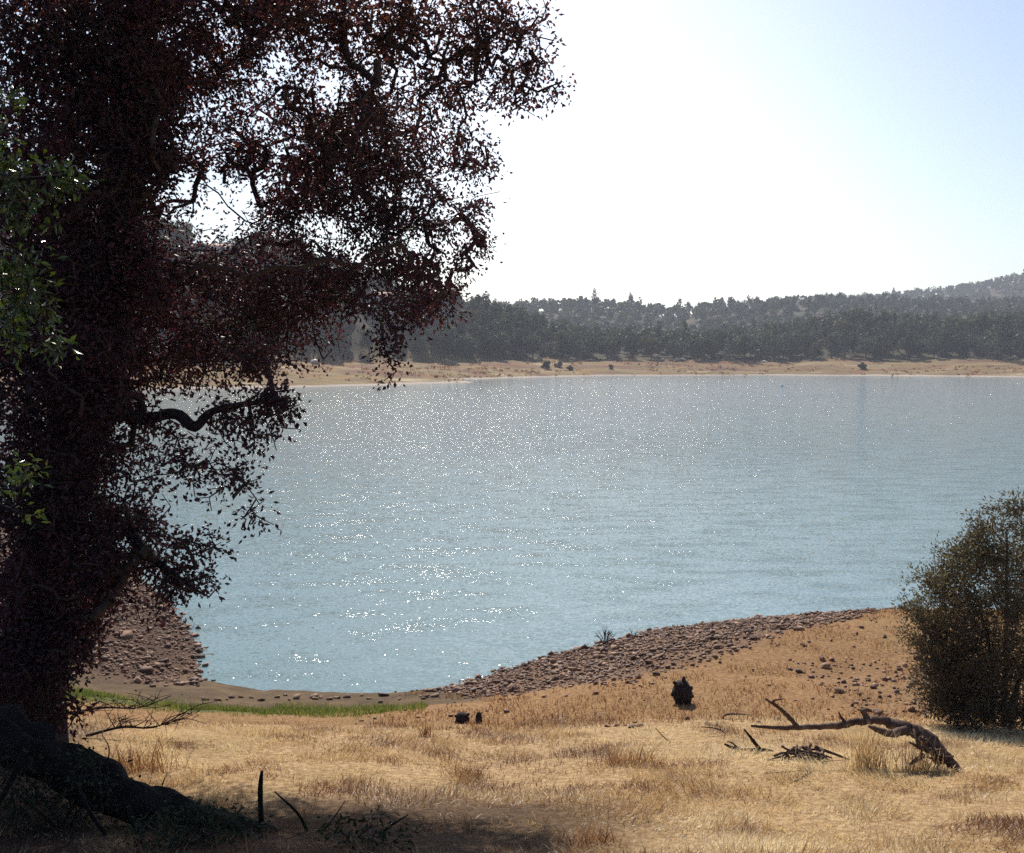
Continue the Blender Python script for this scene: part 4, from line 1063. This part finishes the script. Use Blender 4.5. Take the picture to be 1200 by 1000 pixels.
# ------------------------------------------------------------------ hillside houses
M['wall'] = plain('weathered_siding', (.30, .27, .24), .8, .12, 2); M['roof'] = plain('red_brown_roof', (.28, .09, .07), .8, .2, 3); M['white'] = plain('white_trim', (.8, .79, .77), .5, .04, 3)
m_, nt_, out_ = mat('window_glass'); p_ = N(nt_, 'BsdfPrincipled'); p_.inputs['Base Color'].default_value = (.02, .025, .03, 1); p_.inputs['Roughness'].default_value = .08; nt_.links.new(p_.outputs[0], out_.inputs[0]); M['glass'] = m_
def house(x, y, lift, label, w=15, dp=9, rz=0.0):
    z = hz(x, y) + lift; root = empty('house', (x, y, z), rz)
    g = Geo(); g.box((0, 0, 1.2 - lift / 2), (w, dp, 3.4 + lift)); wl = g.build('wall', M['wall'], root)
    g = Geo(); e = .9; yh = dp / 2 + e; xh = w / 2 + e
    V = [(-xh, -yh, 2.9), (xh, -yh, 2.9), (xh, yh, 2.9), (-xh, yh, 2.9), (-xh, 0, 5.0), (xh, 0, 5.0), (-xh, -yh, 3.1), (xh, -yh, 3.1), (xh, yh, 3.1), (-xh, yh, 3.1)]
    g.add(V, [(0, 3, 2, 1), (0, 1, 7, 6), (2, 3, 9, 8), (6, 7, 5, 4), (8, 9, 4, 5)], [(0, 6, 4), (0, 4, 9), (0, 9, 3), (1, 5, 7), (1, 8, 5), (1, 2, 8)]); rf = g.build('roof', M['roof'], root)
    g = Geo(); g.box((w * .25, 1, 4.9), (.9, .9, 1.8)); g.build('chimney', M['wall'], rf)
    g = Geo(); g.box((0, -yh - .06, 2.95), (2 * xh, .1, .35)); g.build('fascia', M['white'], root)
    g = Geo(); g.box((0, -dp / 2 - 1.5, -.55), (w + 1, 3.0, .35)); g.build('deck', M['white'], root)
    for k in range(5):
        g = Geo(); g.box((-w / 2 + k * w / 4, -dp / 2 - 2.8, -.72 - 1.5), (.25, .25, 3.0)); g.build('deck_post', M['white'], root)
    for k in range(4):
        cx = -w / 2 + 2.1 + k * (w - 4.2) / 3
        g = Geo(); g.box((cx, -dp / 2 - .02, 1.1), (1.9, .12, 1.7)); f = g.build('window_frame', M['white'], root)
        g = Geo(); g.box((cx, -dp / 2 - .10, 1.1), (1.6, .06, 1.4)); g.build('pane', M['glass'], f)
    g = Geo(); g.box((0, -dp / 2 - .05, .65), (1.0, .1, 2.1)); d = g.build('door', M['roof'], root)
    tag(root, label, 'house')
house(HOUSE[0][0], HOUSE[0][1], 2.5, 'house with white deck and red brown roof high on the left hillside', 14)
house(HOUSE[1][0], HOUSE[1][1], .6, 'red roofed house on the hilltop seen through the sky gap in the oak', 15)

# mooring buoy
def buoy():
    d = 218.0; x = (916 - 600) / FPX * d; root = empty('buoy', (x, d, 0))
    g = Geo(); t = np.linspace(0, 1, 9); g.tube(np.stack([t * 0, t * 0, -.3 + t * .9], 1), .38 * np.sin(np.pi * (.08 + t * .84)), 12); g.build('float', M['white'], root, True)
    g = Geo(); g.tube([(0, 0, .5), (0, 0, 1.0)], [.07, .07], 6); g.build('post', M['white'], root)
    tag(root, 'small white mooring buoy floating far out on the right half of the lake', 'buoy')
buoy()

# unused prototypes go
for o in list(protos):
    if not used[protos.index(o)]: bpy.data.objects.remove(o)

# ------------------------------------------------------------------ air
def haze():
    m, nt, out = mat('haze_air')
    v = N(nt, 'VolumePrincipled'); v.inputs['Color'].default_value = (.82, .86, 1.0, 1); v.inputs['Density'].default_value = .00034; v.inputs['Anisotropy'].default_value = .1
    nt.links.new(v.outputs[0], out.inputs['Volume'])
    g = Geo(); g.box((0, 0, 62), (5400, 5400, 134)); o = g.build('haze', m)
    tag(o, kind='stuff', label='pale summer haze over the lake', cat='haze')
HAZE = True
if HAZE: haze()

# ------------------------------------------------------------------ sky and sun
SUN_EL, SUN_AZ = 40.0, -6.0      # degrees above the horizon, degrees right of +Y
w = bpy.data.worlds.new('World'); scn.world = w; w.use_nodes = True
nt = w.node_tree; nt.nodes.clear()
sky = nt.nodes.new('ShaderNodeTexSky'); sky.sky_type = 'NISHITA'; sky.sun_disc = False
sky.sun_elevation = R(SUN_EL); sky.sun_rotation = R(SUN_AZ); sky.altitude = 0; sky.air_density = 1.0; sky.dust_density = .8; sky.ozone_density = 1.0
bg = nt.nodes.new('ShaderNodeBackground'); bg.inputs[1].default_value = .086
wo = nt.nodes.new('ShaderNodeOutputWorld'); nt.links.new(sky.outputs[0], bg.inputs[0])
tcw = N(nt, 'TexCoord'); gd = Vector((math.sin(R(6)) * math.cos(R(5)), math.cos(R(6)) * math.cos(R(5)), math.sin(R(5))))
dt = N(nt, 'VectorMath', operation='DOT_PRODUCT'); nt.links.new(tcw.outputs['Generated'], dt.inputs[0]); dt.inputs[1].default_value = gd
pw = mth(nt, 'POWER', mth(nt, 'MAXIMUM', dt.outputs['Value'], 0.0), 32.0)
bg2 = N(nt, 'Background'); bg2.inputs[0].default_value = (1.0, .95, .97, 1); nt.links.new(mth(nt, 'MULTIPLY', pw, .33), bg2.inputs[1])
ad = N(nt, 'AddShader'); nt.links.new(bg.outputs[0], ad.inputs[0]); nt.links.new(bg2.outputs[0], ad.inputs[1]); nt.links.new(ad.outputs[0], wo.inputs[0])

sd = Vector((math.sin(R(SUN_AZ)) * math.cos(R(SUN_EL)), math.cos(R(SUN_AZ)) * math.cos(R(SUN_EL)), math.sin(R(SUN_EL))))
L = bpy.data.lights.new('sun', 'SUN'); L.energy = 4.2; L.angle = R(.53); L.color = (1.0, .93, .82)
lo = bpy.data.objects.new('sun', L); col.objects.link(lo); lo.rotation_euler = (-sd).to_track_quat('-Z', 'Y').to_euler(); lo.location = (0, 0, 30)

cam = bpy.data.cameras.new('camera'); cam.sensor_width = 36; cam.lens = 36 * FPX / 1200; cam.clip_start = .1; cam.clip_end = 8000
co = bpy.data.objects.new('camera', cam); col.objects.link(co); co.location = (0, 0, CAMZ); co.rotation_euler = (math.pi / 2 - PITCH, 0, 0)
scn.camera = co

scn.view_settings.view_transform = 'Standard'; scn.view_settings.look = 'None'; scn.view_settings.exposure = 0.62; scn.view_settings.gamma = 1
scn.cycles.use_denoising = False
scn.cycles.max_bounces = 6; scn.cycles.diffuse_bounces = 3; scn.cycles.glossy_bounces = 2; scn.cycles.transmission_bounces = 4; scn.cycles.volume_bounces = 0
scn.cycles.sample_clamp_direct = 28; scn.cycles.sample_clamp_indirect = 1.2
scn.cycles.caustics_reflective = False; scn.cycles.caustics_refractive = False
